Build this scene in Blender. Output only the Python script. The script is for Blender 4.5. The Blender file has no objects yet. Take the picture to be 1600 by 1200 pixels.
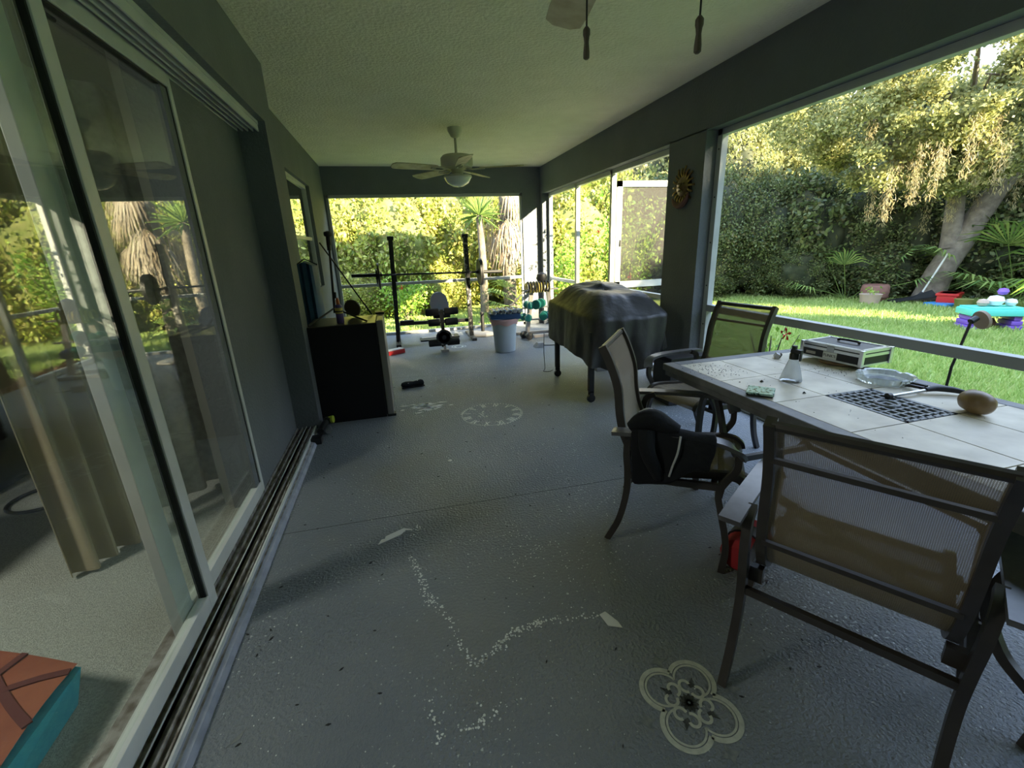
import bpy, bmesh, math, random
import numpy as np
from mathutils import Vector, Matrix, noise
C = bpy.context.scene
PI = math.pi
ORD = ['first', 'second', 'third', 'fourth', 'fifth', 'sixth', 'seventh', 'eighth', 'ninth', 'tenth', 'eleventh', 'twelfth', 'thirteenth', 'fourteenth']
rnd = random.Random(7)

# ------------------------------------------------------------------ camera, light, exposure
cam = bpy.data.objects.new('camera', bpy.data.cameras.new('camera'))
C.collection.objects.link(cam)
cam.data.sensor_width = 36; cam.data.lens = 686.95 / 1600 * 36
cam.data.clip_start = 0.02; cam.data.clip_end = 300
r_ = (0.9667593, -0.2527088, -0.0389204); u_ = (0.1115213, 0.2797726, 0.9535671); b_ = (-0.2300859, -0.9262103, 0.2986552)
cam.matrix_world = Matrix(((r_[0], u_[0], b_[0], 0), (r_[1], u_[1], b_[1], 0), (r_[2], u_[2], b_[2], 1.3349), (0, 0, 0, 1)))
C.camera = cam

w = bpy.data.worlds.new('world'); C.world = w; w.use_nodes = True
nt = w.node_tree; nt.nodes.clear()
wo = nt.nodes.new('ShaderNodeOutputWorld'); bg = nt.nodes.new('ShaderNodeBackground')
tc = nt.nodes.new('ShaderNodeTexCoord'); sx = nt.nodes.new('ShaderNodeSeparateXYZ'); rp = nt.nodes.new('ShaderNodeValToRGB')
nt.links.new(tc.outputs['Generated'], sx.inputs[0]); nt.links.new(sx.outputs['Z'], rp.inputs[0])
rp.color_ramp.elements[0].position = 0.0; rp.color_ramp.elements[0].color = (1.0, .93, .78, 1)
rp.color_ramp.elements[1].position = .6; rp.color_ramp.elements[1].color = (.50, .68, 1.0, 1)
e = rp.color_ramp.elements.new(.2); e.color = (.80, .90, 1.0, 1)
nt.links.new(rp.outputs[0], bg.inputs[0]); bg.inputs[1].default_value = 1.8
nt.links.new(bg.outputs[0], wo.inputs[0])

sun = bpy.data.objects.new('sun', bpy.data.lights.new('sun', 'SUN')); C.collection.objects.link(sun)
sun.data.energy = 14.0; sun.data.color = (1.0, .85, .56); sun.data.angle = math.radians(.9)
sun_dir = Vector((.53, -.76, .375)).normalized()
sun.rotation_euler = sun_dir.to_track_quat('Z', 'Y').to_euler(); sun.location = (5, -10, 12)

C.view_settings.view_transform = 'Standard'; C.view_settings.look = 'None'
C.view_settings.gamma = 1; C.view_settings.use_curve_mapping = False
C.view_settings.exposure = 1.62

# ------------------------------------------------------------------ materials
def nodes(name):
    m = bpy.data.materials.new(name); m.use_nodes = True
    t = m.node_tree; return m, t, t.nodes['Principled BSDF']
def N(t, k, **kw):
    n = t.nodes.new(k)
    for a, v in kw.items(): setattr(n, a, v)
    return n
def mat(name, col, rough=.6, metal=0, col2=None, scale=8, bump=0, bscale=60, detail=4, spec=None, coat=0, lo=.35, hi=.65):
    """plain surface: two-tone noise colour and noise bump"""
    m, t, p = nodes(name); L = t.links.new
    p.inputs['Base Color'].default_value = (*col, 1); p.inputs['Roughness'].default_value = rough
    p.inputs['Metallic'].default_value = metal
    if spec is not None: p.inputs['Specular IOR Level'].default_value = spec
    if coat: p.inputs['Coat Weight'].default_value = coat
    co = N(t, 'ShaderNodeTexCoord')
    if col2:
        n = N(t, 'ShaderNodeTexNoise'); n.inputs['Scale'].default_value = scale; n.inputs['Detail'].default_value = detail
        L(co.outputs['Object'], n.inputs['Vector'])
        r = N(t, 'ShaderNodeValToRGB'); r.color_ramp.elements[0].color = (*col, 1); r.color_ramp.elements[1].color = (*col2, 1)
        r.color_ramp.elements[0].position = lo; r.color_ramp.elements[1].position = hi
        L(n.outputs['Fac'], r.inputs[0]); L(r.outputs[0], p.inputs['Base Color'])
    if bump:
        n = N(t, 'ShaderNodeTexNoise'); n.inputs['Scale'].default_value = bscale; n.inputs['Detail'].default_value = 3
        L(co.outputs['Object'], n.inputs['Vector'])
        b = N(t, 'ShaderNodeBump'); b.inputs['Strength'].default_value = bump; b.inputs['Distance'].default_value = .01
        L(n.outputs['Fac'], b.inputs['Height']); L(b.outputs[0], p.inputs['Normal'])
    return m
def seethrough(name, col, alpha, rough=.7, grid=None):
    """woven mesh: fabric mixed with holes"""
    m, t, p = nodes(name); L = t.links.new
    p.inputs['Base Color'].default_value = (*col, 1); p.inputs['Roughness'].default_value = rough
    tr = N(t, 'ShaderNodeBsdfTransparent'); mx = N(t, 'ShaderNodeMixShader')
    out = t.nodes['Material Output']; mx.inputs[0].default_value = alpha
    if grid:
        co = N(t, 'ShaderNodeTexCoord'); sep = N(t, 'ShaderNodeSeparateXYZ'); L(co.outputs['Object'], sep.inputs[0])
        fs = []
        for ax, g in zip(('X', 'Z'), grid):
            mu = N(t, 'ShaderNodeMath', operation='MULTIPLY'); mu.inputs[1].default_value = g; L(sep.outputs[ax], mu.inputs[0])
            fr = N(t, 'ShaderNodeMath', operation='FRACT'); L(mu.outputs[0], fr.inputs[0])
            gt = N(t, 'ShaderNodeMath', operation='GREATER_THAN'); gt.inputs[1].default_value = .5; L(fr.outputs[0], gt.inputs[0]); fs.append(gt)
        mu = N(t, 'ShaderNodeMath', operation='MULTIPLY'); L(fs[0].outputs[0], mu.inputs[0]); L(fs[1].outputs[0], mu.inputs[1])
        mr = N(t, 'ShaderNodeMapRange'); mr.inputs['To Min'].default_value = min(1, alpha + .08); mr.inputs['To Max'].default_value = alpha - .22
        L(mu.outputs[0], mr.inputs[0]); L(mr.outputs[0], mx.inputs[0])
    L(tr.outputs[0], mx.inputs[1]); L(p.outputs[0], mx.inputs[2]); L(mx.outputs[0], out.inputs[0])
    return m
def pane(name, tint=(.93, .97, .94), k=1.0, floor=.0):
    m, t, p = nodes(name); L = t.links.new; t.nodes.remove(p)
    tr = N(t, 'ShaderNodeBsdfTransparent'); tr.inputs[0].default_value = (*tint, 1)
    g = N(t, 'ShaderNodeBsdfGlossy'); g.inputs['Roughness'].default_value = .0; g.inputs[0].default_value = (.95, .97, .95, 1)
    f = N(t, 'ShaderNodeFresnel'); ge = N(t, 'ShaderNodeNewGeometry'); io = N(t, 'ShaderNodeMapRange'); io.inputs['To Min'].default_value = 1.5; io.inputs['To Max'].default_value = 1 / 1.5; L(ge.outputs['Backfacing'], io.inputs[0]); L(io.outputs[0], f.inputs[0])
    mu = N(t, 'ShaderNodeMath', operation='MULTIPLY_ADD'); mu.inputs[1].default_value = k; mu.inputs[2].default_value = floor; mu.use_clamp = True
    mx = N(t, 'ShaderNodeMixShader'); L(f.outputs[0], mu.inputs[0]); L(mu.outputs[0], mx.inputs[0])
    L(tr.outputs[0], mx.inputs[1]); L(g.outputs[0], mx.inputs[2]); L(mx.outputs[0], t.nodes['Material Output'].inputs[0])
    return m
def glassy(name, col, rough=.05, ior=1.45):
    m, t, p = nodes(name)
    p.inputs['Base Color'].default_value = (*col, 1); p.inputs['Roughness'].default_value = rough
    p.inputs['Transmission Weight'].default_value = 1; p.inputs['IOR'].default_value = ior
    return m
def leafm(name, cols, transl=.35, rough=.55):
    """leaves: each leaf of the mesh takes its own tone"""
    m, t, p = nodes(name); L = t.links.new
    g = N(t, 'ShaderNodeNewGeometry'); r = N(t, 'ShaderNodeValToRGB')
    el = r.color_ramp.elements
    el[0].color = (*cols[0], 1); el[1].color = (*cols[-1], 1)
    for i, c in enumerate(cols[1:-1]):
        q = el.new((i + 1) / (len(cols) - 1)); q.color = (*c, 1)
    L(g.outputs['Random Per Island'], r.inputs[0]); L(r.outputs[0], p.inputs['Base Color'])
    p.inputs['Roughness'].default_value = rough
    tl = N(t, 'ShaderNodeBsdfTranslucent'); L(r.outputs[0], tl.inputs[0])
    mx = N(t, 'ShaderNodeMixShader'); mx.inputs[0].default_value = transl
    L(p.outputs[0], mx.inputs[1]); L(tl.outputs[0], mx.inputs[2]); L(mx.outputs[0], t.nodes['Material Output'].inputs[0])
    return m

M = {}
M['stucco'] = mat('stucco', (.135, .150, .162), .8, col2=(.155, .170, .182), scale=3, bump=.55, bscale=55)
M['ceiling'] = mat('ceiling_texture', (.84, .79, .62), .9, col2=(.89, .84, .67), scale=5, bump=1.0, bscale=45)
M['white_metal'] = mat('white_aluminium', (.62, .64, .62), .4, col2=(.54, .56, .54), scale=6)
M['bronze'] = mat('grey_aluminium', (.42, .43, .42), .45)
M['track'] = mat('dirty_track', (.13, .11, .09), .6, col2=(.34, .33, .31), scale=25)
M['kerb'] = mat('kerb_paint', (.33, .35, .42), .7, col2=(.24, .26, .31), scale=14, bump=.3, bscale=40)
M['black'] = mat('black_plastic', (.012, .012, .013), .45)
M['seal'] = mat('rubber_seal', (.015, .015, .015), .7)
M['carpet'] = mat('carpet', (.50, .51, .45), .95, col2=(.36, .37, .33), scale=90, bump=.9, bscale=220, detail=6)
M['room_wall'] = mat('room_wall', (.34, .34, .31), .9)
M['curtain'] = mat('curtain_cloth', (.40, .34, .22), .85, col2=(.34, .28, .18), scale=5)
M['sheer'] = mat('mottled_cloth', (.55, .55, .50), .9, col2=(.40, .40, .36), scale=28)
M['brown_wood'] = mat('brown_wood', (.10, .045, .028), .6)
M['dark_wood'] = mat('dark_wood', (.018, .018, .02), .5)
M['glass'] = pane('door_glass')
M['winglass'] = pane('window_glass', (.35, .4, .38), 1.3, .3)
M['screen'] = seethrough('insect_screen', (.014, .013, .011), .55)
M['frame_brown'] = mat('powder_coated_brown', (.035, .028, .024), .38, col2=(.05, .042, .038), scale=12, spec=.6)
M['arm_metal'] = mat('worn_arm_metal', (.075, .07, .072), .33, col2=(.12, .115, .12), scale=18, spec=.7)
M['sling'] = seethrough('sling_fabric', (.27, .215, .14), .56, .8, (260, 260))
M['tile'] = None
M['table_frame'] = mat('table_frame', (.10, .10, .105), .5, col2=(.16, .16, .165), scale=14)
M['grate'] = mat('grate_metal', (.09, .10, .11), .5, col2=(.2, .22, .23), scale=30)
M['cover'] = mat('vinyl_cover', (.026, .026, .026), .5, col2=(.040, .038, .034), scale=5, bump=.9, bscale=9)
M['iron'] = mat('black_iron', (.014, .014, .014), .5)
M['chipped'] = mat('chipped_black_paint', (.02, .02, .02), .5, col2=(.30, .28, .25), scale=16, lo=.56, hi=.62)
M['steel'] = mat('steel', (.45, .46, .46), .3, metal=.9)
M['chrome'] = mat('bright_aluminium', (.75, .76, .76), .28, metal=.85)
M['foam'] = mat('foam_roller', (.012, .012, .012), .9)
M['pad'] = mat('blue_grey_vinyl', (.20, .24, .34), .5, col2=(.26, .25, .30), scale=7)
M['can'] = mat('white_bin_plastic', (.55, .60, .62), .5, col2=(.50, .54, .56), scale=4)
M['bag'] = mat('pink_bin_liner', (.75, .45, .42), .4)
M['fridge'] = mat('fridge_black', (.008, .008, .009), .5, spec=.25)
M['fridge_top'] = mat('fridge_top', (.06, .055, .035), .3)
M['fridge_door'] = mat('fridge_door', (.20, .185, .16), .4)
M['fan_white'] = mat('fan_ivory', (.60, .57, .46), .45)
M['blade'] = mat('whitewashed_blade', (.60, .54, .38), .5, col2=(.42, .34, .2), scale=12)
M['globe'] = mat('frosted_globe', (.78, .78, .72), .2)
M['wood'] = mat('wood_pull', (.10, .08, .055), .5)
M['sunface'] = mat('sun_bronze', (.22, .16, .06), .35, metal=.5, col2=(.12, .06, .03), scale=20)
M['red'] = mat('red_plastic', (.5, .02, .02), .45)
M['redcloth'] = mat('red_cloth', (.35, .015, .02), .8)
M['blue_cloth'] = mat('blue_cloth', (.012, .06, .13), .55, col2=(.02, .09, .18), scale=6)
M['blackcloth'] = mat('black_cloth', (.006, .007, .010), .95, bump=.4, bscale=40)
M['pale_trim'] = mat('pale_trim', (.5, .5, .5), .7)
M['yellow'] = mat('lime_plastic', (.42, .5, .04), .45)
M['purple'] = mat('purple_print', (.10, .07, .22), .4)
M['label_y'] = mat('yellow_print', (.6, .5, .12), .4)
M['orange'] = mat('orange_plastic', (.55, .12, .02), .45)
M['clear'] = glassy('clear_plastic', (.80, .84, .86), .22, 1.2); M['clear'].node_tree.nodes['Principled BSDF'].inputs['Transmission Weight'].default_value = .62
M['cut_glass'] = glassy('cut_glass', (.85, .9, .88), .06, 1.45); M['cut_glass'].node_tree.nodes['Principled BSDF'].inputs['Transmission Weight'].default_value = .72
M['mosaic'] = mat('mosaic_glass', (.42, .62, .56), .12, col2=(.02, .06, .05), scale=70, lo=.52, hi=.60)
M['jug'] = mat('turned_wood', (.17, .10, .045), .4, col2=(.26, .17, .08), scale=7)
M['paper'] = mat('paper_scrap', (.62, .62, .58), .8)
M['chip'] = mat('pale_paint_chip', (.74, .76, .74), .7)
M['stencil'] = mat('stencil_cream', (.50, .51, .43), .75, col2=(.40, .41, .35), scale=60)
M['stencil_f'] = mat('stencil_faded', (.22, .23, .22), .8, col2=(.11, .125, .14), scale=40)
M['stencil_d'] = mat('stencil_dark', (.022, .024, .022), .8, col2=(.07, .075, .07), scale=70)
M['clockpaint'] = mat('clock_stencil_white', (.78, .80, .74), .75, col2=(.42, .44, .42), scale=35, lo=.5, hi=.75)
M['quilt'] = mat('rust_cloth', (.33, .10, .045), .8, col2=(.25, .065, .03), scale=6)
M['quilt_line'] = mat('dark_rust_print', (.12, .028, .022), .85)
M['cyan'] = mat('cyan_cloth', (.02, .34, .46), .8, col2=(.04, .40, .50), scale=30)
M['lawn'] = mat('lawn_ground', (.22, .31, .07), .95, col2=(.30, .38, .09), scale=1.5)
M['blade_g'] = leafm('grass_blades', [(.24, .36, .08), (.38, .50, .15), (.52, .58, .22)], .4)
M['mulch'] = leafm('mulch_chips', [(.10, .035, .02), (.24, .10, .06), (.33, .19, .13), (.07, .03, .02)], .0, .9)
M['soil'] = mat('mulch_bed', (.10, .05, .032), .95, col2=(.16, .085, .055), scale=30, bump=.6)
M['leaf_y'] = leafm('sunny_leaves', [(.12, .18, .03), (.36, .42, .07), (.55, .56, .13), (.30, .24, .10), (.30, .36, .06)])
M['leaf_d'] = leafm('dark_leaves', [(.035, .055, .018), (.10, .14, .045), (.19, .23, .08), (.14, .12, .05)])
M['leaf_o'] = leafm('oak_leaves', [(.13, .16, .05), (.30, .31, .11), (.48, .45, .17)])
M['leaf_h'] = leafm('hibiscus_leaves', [(.12, .28, .03), (.28, .46, .06), (.45, .58, .10)])
M['palm_g'] = leafm('palm_leaves', [(.08, .16, .04), (.18, .28, .07), (.30, .38, .10)])
M['palm_d'] = leafm('dry_palm_leaves', [(.13, .09, .05), (.26, .20, .13), (.34, .29, .21)], .1)
M['moss'] = leafm('spanish_moss', [(.32, .29, .18), (.45, .38, .20), (.52, .40, .18)], .4)
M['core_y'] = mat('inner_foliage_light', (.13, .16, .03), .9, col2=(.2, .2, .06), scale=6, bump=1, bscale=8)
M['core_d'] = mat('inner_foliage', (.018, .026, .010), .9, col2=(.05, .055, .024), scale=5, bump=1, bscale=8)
M['bark'] = mat('bark', (.20, .17, .13), .9, col2=(.12, .10, .075), scale=9, bump=.8, bscale=30)
M['flower'] = mat('red_petals', (.7, .02, .03), .6)
M['turq'] = mat('turquoise_plastic', (.12, .62, .52), .4)
M['violet'] = mat('violet_plastic', (.20, .09, .50), .45)
M['bluep'] = mat('blue_plastic', (.03, .22, .5), .45)
M['terra'] = mat('terracotta', (.24, .12, .09), .8, col2=(.18, .09, .07), scale=8)
M['tan'] = mat('tan_clay', (.45, .34, .26), .8)
M['grey_conc'] = mat('grey_concrete', (.30, .30, .30), .8)
M['teal'] = mat('teal_vinyl', (.02, .22, .18), .4)
M['navy'] = mat('navy_vinyl', (.03, .08, .18), .4)
M['pale_metal'] = mat('pale_grey_metal', (.42, .38, .35), .5)
M['pillow'] = M['pale_metal']
M['can_print'] = None; M['pale_moss'] = mat('pale_weathered_plate', (.42, .46, .34), .7, col2=(.30, .34, .24), scale=40)

def floor_mat():
    m, t, p = nodes('painted_floor'); L = t.links.new
    co = N(t, 'ShaderNodeTexCoord'); p.inputs['Roughness'].default_value = .48
    n = N(t, 'ShaderNodeTexNoise'); n.inputs['Scale'].default_value = 1.1; n.inputs['Detail'].default_value = 5; L(co.outputs['Object'], n.inputs[0])
    r = N(t, 'ShaderNodeValToRGB'); r.color_ramp.elements[0].position = .35; r.color_ramp.elements[1].position = .7
    r.color_ramp.elements[0].color = (.150, .172, .202, 1); r.color_ramp.elements[1].color = (.225, .242, .258, 1); L(n.outputs[0], r.inputs[0])
    br = N(t, 'ShaderNodeTexNoise'); br.inputs['Scale'].default_value = .7; br.inputs['Detail'].default_value = 6; L(co.outputs['Object'], br.inputs[0])
    bm_ = N(t, 'ShaderNodeMapRange'); bm_.inputs['From Min'].default_value = .48; bm_.inputs['From Max'].default_value = .66; bm_.inputs['To Max'].default_value = .75; L(br.outputs[0], bm_.inputs[0])
    bx = N(t, 'ShaderNodeMixRGB'); bx.inputs[2].default_value = (.190, .184, .148, 1); L(bm_.outputs[0], bx.inputs[0]); L(r.outputs[0], bx.inputs[1]); r = bx
    # worn flecks
    v = N(t, 'ShaderNodeTexNoise'); v.inputs['Scale'].default_value = 75; v.inputs['Detail'].default_value = 3; L(co.outputs['Object'], v.inputs[0])
    n2 = N(t, 'ShaderNodeTexNoise'); n2.inputs['Scale'].default_value = 1.6; n2.inputs['Detail'].default_value = 4; L(co.outputs['Object'], n2.inputs[0])
    ad = N(t, 'ShaderNodeMath', operation='MULTIPLY_ADD'); ad.inputs[1].default_value = .35; L(n2.outputs[0], ad.inputs[0]); L(v.outputs[0], ad.inputs[2])
    mr = N(t, 'ShaderNodeMapRange'); mr.inputs['From Min'].default_value = .845; mr.inputs['From Max'].default_value = .885; L(ad.outputs[0], mr.inputs[0])
    mx = N(t, 'ShaderNodeMixRGB'); mx.inputs[2].default_value = (.50, .53, .53, 1); L(mr.outputs[0], mx.inputs[0]); L(r.outputs[0], mx.inputs[1])
    # control joints sawn across the slab
    sp = N(t, 'ShaderNodeSeparateXYZ'); L(co.outputs['Object'], sp.inputs[0]); prev = mx
    for y0, sl in ((2.112, -.018), (4.81, -.146)):
        q = N(t, 'ShaderNodeMath', operation='MULTIPLY_ADD'); q.inputs[1].default_value = -sl; L(sp.outputs['X'], q.inputs[0]); L(sp.outputs['Y'], q.inputs[2])
        d = N(t, 'ShaderNodeMath', operation='SUBTRACT'); d.inputs[1].default_value = y0; L(q.outputs[0], d.inputs[0])
        a = N(t, 'ShaderNodeMath', operation='ABSOLUTE'); L(d.outputs[0], a.inputs[0])
        c = N(t, 'ShaderNodeMath', operation='LESS_THAN'); c.inputs[1].default_value = .0028; L(a.outputs[0], c.inputs[0])
        k = N(t, 'ShaderNodeMixRGB'); k.inputs[2].default_value = (.03, .035, .04, 1); L(c.outputs[0], k.inputs[0]); L(prev.outputs[0], k.inputs[1]); prev = k
    L(prev.outputs[0], p.inputs['Base Color'])
    b1 = N(t, 'ShaderNodeTexNoise'); b1.inputs['Scale'].default_value = 85; b1.inputs['Detail'].default_value = 3; L(co.outputs['Object'], b1.inputs[0])
    b = N(t, 'ShaderNodeBump'); b.inputs['Strength'].default_value = .9; b.inputs['Distance'].default_value = .014
    L(b1.outputs[0], b.inputs['Height']); L(b.outputs[0], p.inputs['Normal'])
    return m
M['floor'] = floor_mat()

def tile_mat():
    m, t, p = nodes('stone_tile'); L = t.links.new
    co = N(t, 'ShaderNodeTexCoord'); p.inputs['Roughness'].default_value = .38
    n = N(t, 'ShaderNodeTexNoise'); n.inputs['Scale'].default_value = 7; n.inputs['Detail'].default_value = 8; L(co.outputs['Object'], n.inputs[0])
    r = N(t, 'ShaderNodeValToRGB'); r.color_ramp.elements[0].position = .3; r.color_ramp.elements[1].position = .72
    r.color_ramp.elements[0].color = (.42, .365, .27, 1); r.color_ramp.elements[1].color = (.68, .62, .49, 1); L(n.outputs[0], r.inputs[0])
    L(r.outputs[0], p.inputs['Base Color'])
    return m
M['tile'] = tile_mat()

def print_mat():
    m, t, p = nodes('printed_can_wrap'); L = t.links.new
    co = N(t, 'ShaderNodeTexCoord'); v = N(t, 'ShaderNodeTexVoronoi'); v.inputs['Scale'].default_value = 34; L(co.outputs['Object'], v.inputs[0])
    s = N(t, 'ShaderNodeSeparateColor'); L(v.outputs['Color'], s.inputs[0])
    r = N(t, 'ShaderNodeValToRGB'); r.color_ramp.interpolation = 'CONSTANT'; el = r.color_ramp.elements
    el[0].color = (.6, .6, .58, 1); el[1].position = .85; el[1].color = (.55, .6, .62, 1)
    for q, c in ((.3, (.02, .12, .28)), (.42, (.55, .08, .06)), (.55, (.6, .62, .62)), (.7, (.03, .2, .22))):
        z = el.new(q); z.color = (*c, 1)
    L(s.outputs[0], r.inputs[0]); L(r.outputs[0], p.inputs['Base Color']); p.inputs['Roughness'].default_value = .25
    return m
M['can_print'] = print_mat()

# ------------------------------------------------------------------ mesh helpers
class MB:
    def __init__(s): s.v = []; s.f = []
    def add(s, vs, fs):
        o = len(s.v); s.v += [tuple(v) for v in vs]; s.f += [tuple(i + o for i in f) for f in fs]; return s
    def box(s, x0, x1, y0, y1, z0, z1, rot=None, c=None, bev=0):
        vs = [Vector((x, y, z)) for z in (z0, z1) for x, y in ((x0, y0), (x1, y0), (x1, y1), (x0, y1))]
        if bev:
            bm = bmesh.new(); bv = [bm.verts.new(v) for v in vs]
            for f in ((3, 2, 1, 0), (4, 5, 6, 7), (0, 1, 5, 4), (1, 2, 6, 5), (2, 3, 7, 6), (3, 0, 4, 7)): bm.faces.new([bv[i] for i in f])
            bmesh.ops.bevel(bm, geom=bm.edges[:], offset=bev, segments=2, affect='EDGES', profile=.6)
            bm.verts.index_update(); vs = [v.co.copy() for v in bm.verts]; fs = [[v.index for v in f.verts] for f in bm.faces]; bm.free()
        else: fs = [(3, 2, 1, 0), (4, 5, 6, 7), (0, 1, 5, 4), (1, 2, 6, 5), (2, 3, 7, 6), (3, 0, 4, 7)]
        if rot is not None:
            cc = Vector(c if c else ((x0 + x1) / 2, (y0 + y1) / 2, (z0 + z1) / 2))
            vs = [cc + rot @ (v - cc) for v in vs]
        return s.add(vs, fs)
    def tube(s, pts, r, n=10, flat=None, closed=False, roll=None):
        """sweep a circle (or a flattened one: flat=(rx, ry)) along points"""
        P = [Vector(p) for p in pts]; k = len(P)
        R = r if isinstance(r, (list, tuple)) else [r] * k
        tg = []
        for i in range(k):
            a = P[(i - 1) % k] if (closed or i) else P[0]; b = P[(i + 1) % k] if (closed or i < k - 1) else P[-1]
            tg.append((b - a).normalized())
        ref = Vector(roll) if roll else (Vector((0, 0, 1)) if abs(tg[0].z) < .9 else Vector((1, 0, 0)))
        vs = []
        for i in range(k):
            x = tg[i].cross(ref)
            if x.length < 1e-4: x = tg[i].cross(Vector((.3, 1, .2)))
            x.normalize(); y = x.cross(tg[i]).normalized()
            if not roll: ref = y
            for j in range(n):
                a = 2 * PI * j / n
                fx, fy = (flat if flat else (1, 1))
                vs.append(P[i] + x * math.cos(a) * R[i] * fx + y * math.sin(a) * R[i] * fy)
        fs = []
        for i in range(k if closed else k - 1):
            for j in range(n):
                fs.append((i * n + j, i * n + (j + 1) % n, ((i + 1) % k) * n + (j + 1) % n, ((i + 1) % k) * n + j))
        if not closed: fs += [tuple(range(n))[::-1], tuple(range((k - 1) * n, k * n))]
        return s.add(vs, fs)
    def bar(s, pts, wd, th, roll):
        """rectangular section swept along points; roll = direction of the thickness"""
        P = [Vector(p) for p in pts]; k = len(P); vs = []
        for i in range(k):
            t = (P[min(i + 1, k - 1)] - P[max(i - 1, 0)]).normalized(); x = t.cross(Vector(roll)).normalized(); y = x.cross(t).normalized()
            for a, b in ((-1, -1), (1, -1), (1, 1), (-1, 1)): vs.append(P[i] + x * a * wd / 2 + y * b * th / 2)
        fs = [(i * 4 + j, i * 4 + (j + 1) % 4, i * 4 + 4 + (j + 1) % 4, i * 4 + 4 + j) for i in range(k - 1) for j in range(4)]
        return s.add(vs, fs + [(3, 2, 1, 0), (k * 4 - 4, k * 4 - 3, k * 4 - 2, k * 4 - 1)])
    def lathe(s, prof, n=24, c=(0, 0, 0), axis='Z', sq=1.0, rot=None):
        vs = []
        for r, z in prof:
            for j in range(n):
                a = 2 * PI * j / n; x, y = math.cos(a) * r, math.sin(a) * r * sq
                v = {'Z': (x, y, z), 'Y': (x, z, y), 'X': (z, x, y)}[axis]
                v = Vector(v)
                if rot is not None: v = rot @ v
                vs.append(v + Vector(c))
        k = len(prof)
        fs = [(i * n + j, i * n + (j + 1) % n, (i + 1) * n + (j + 1) % n, (i + 1) * n + j) for i in range(k - 1) for j in range(n)]
        fs += [tuple(range(n))[::-1], tuple(range((k - 1) * n, k * n))]
        return s.add(vs, fs)
    def prism(s, poly, z0, z1):
        n = len(poly)
        vs = [(x, y, z0) for x, y in poly] + [(x, y, z1) for x, y in poly]
        return s.add(vs, [tuple(range(n))[::-1], tuple(range(n, 2 * n))] + [(i, (i + 1) % n, n + (i + 1) % n, n + i) for i in range(n)])
    def ribbon(s, pts, wd, z, h=.0012, closed=False):
        P = [Vector((p[0], p[1])) for p in pts]; k = len(P); vs = []
        for i in range(k):
            t = (P[(i + 1) % k if closed else min(i + 1, k - 1)] - P[(i - 1) % k if closed else max(i - 1, 0)]).normalized(); n = Vector((-t.y, t.x)) * wd / 2
            for q, zz in ((P[i] + n, z), (P[i] + n, z + h), (P[i] - n, z + h), (P[i] - n, z)): vs.append((q.x, q.y, zz))
        fs = []
        for i in range(k if closed else k - 1):
            a = i * 4; b = ((i + 1) % k) * 4
            fs += [(a, b, b + 1, a + 1), (a + 1, b + 1, b + 2, a + 2), (a + 2, b + 2, b + 3, a + 3)]
        return s.add(vs, fs)
    def surf(s, grid, th=0):
        """grid[i][j] of points -> sheet, optionally with thickness along the normals"""
        r, c = len(grid), len(grid[0]); g = [[Vector(p) for p in row] for row in grid]
        vs = [p for row in g for p in row]
        fs = [(i * c + j, i * c + j + 1, (i + 1) * c + j + 1, (i + 1) * c + j) for i in range(r - 1) for j in range(c - 1)]
        if th:
            o = len(vs); back = []
            for i in range(r):
                for j in range(c):
                    a = g[min(i + 1, r - 1)][j] - g[max(i - 1, 0)][j]; b = g[i][min(j + 1, c - 1)] - g[i][max(j - 1, 0)]
                    n = a.cross(b); n = n.normalized() if n.length > 1e-9 else Vector((0, 0, 1))
                    back.append(g[i][j] + n * th)
            vs += back; fs += [tuple(reversed([q + o for q in f])) for f in fs[:]]
            for j in range(c - 1): fs += [(j + 1, j, o + j, o + j + 1), ((r - 1) * c + j, (r - 1) * c + j + 1, o + (r - 1) * c + j + 1, o + (r - 1) * c + j)]
            for i in range(r - 1): fs += [(i * c, (i + 1) * c, o + (i + 1) * c, o + i * c), ((i + 1) * c + c - 1, i * c + c - 1, o + i * c + c - 1, o + (i + 1) * c + c - 1)]
        return s.add(vs, fs)
    def build(s, name, m, parent=None, smooth=True, world=False, subd=0, angle=38):
        me = bpy.data.meshes.new(name)
        vs = s.v
        if world and parent is not None:
            inv = (Matrix.Translation(root_loc(parent)) @ root_rot(parent)).inverted(); vs = [tuple(inv @ Vector(v)) for v in vs]
        me.from_pydata(vs, [], s.f); me.materials.append(M[m] if isinstance(m, str) else m)
        bm = bmesh.new(); bm.from_mesh(me); bmesh.ops.recalc_face_normals(bm, faces=bm.faces[:]); bm.to_mesh(me); bm.free()
        if smooth: me.shade_smooth(); me.set_sharp_from_angle(angle=math.radians(angle))
        o = bpy.data.objects.new(name, me); C.collection.objects.link(o)
        if parent is not None: o.parent = parent
        if subd:
            md = o.modifiers.new('subd', 'SUBSURF'); md.levels = subd; md.render_levels = subd
        return o
def root_loc(p):
    while p.parent: p = p.parent
    return p.location
def root_rot(p):
    while p.parent: p = p.parent
    return p.rotation_euler.to_matrix().to_4x4()
def tag(o, label, cat, group=None, kind=None):
    o['label'] = label; o['category'] = cat
    if group: o['group'] = group
    if kind: o['kind'] = kind
    return o
def thing(name, label, cat, loc=(0, 0, 0), rz=0, group=None):
    o = bpy.data.objects.new(name, None); C.collection.objects.link(o); o.empty_display_size = .05
    o.location = loc; o.rotation_euler = (0, 0, rz); return tag(o, label, cat, group)
def struct(o): o['kind'] = 'structure'; return o
def sbox(name, m, *a, parent=None, **k):
    o = MB().box(*a, **k).build(name, m, parent, smooth=False)
    if parent is None: struct(o)
    return o
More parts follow.
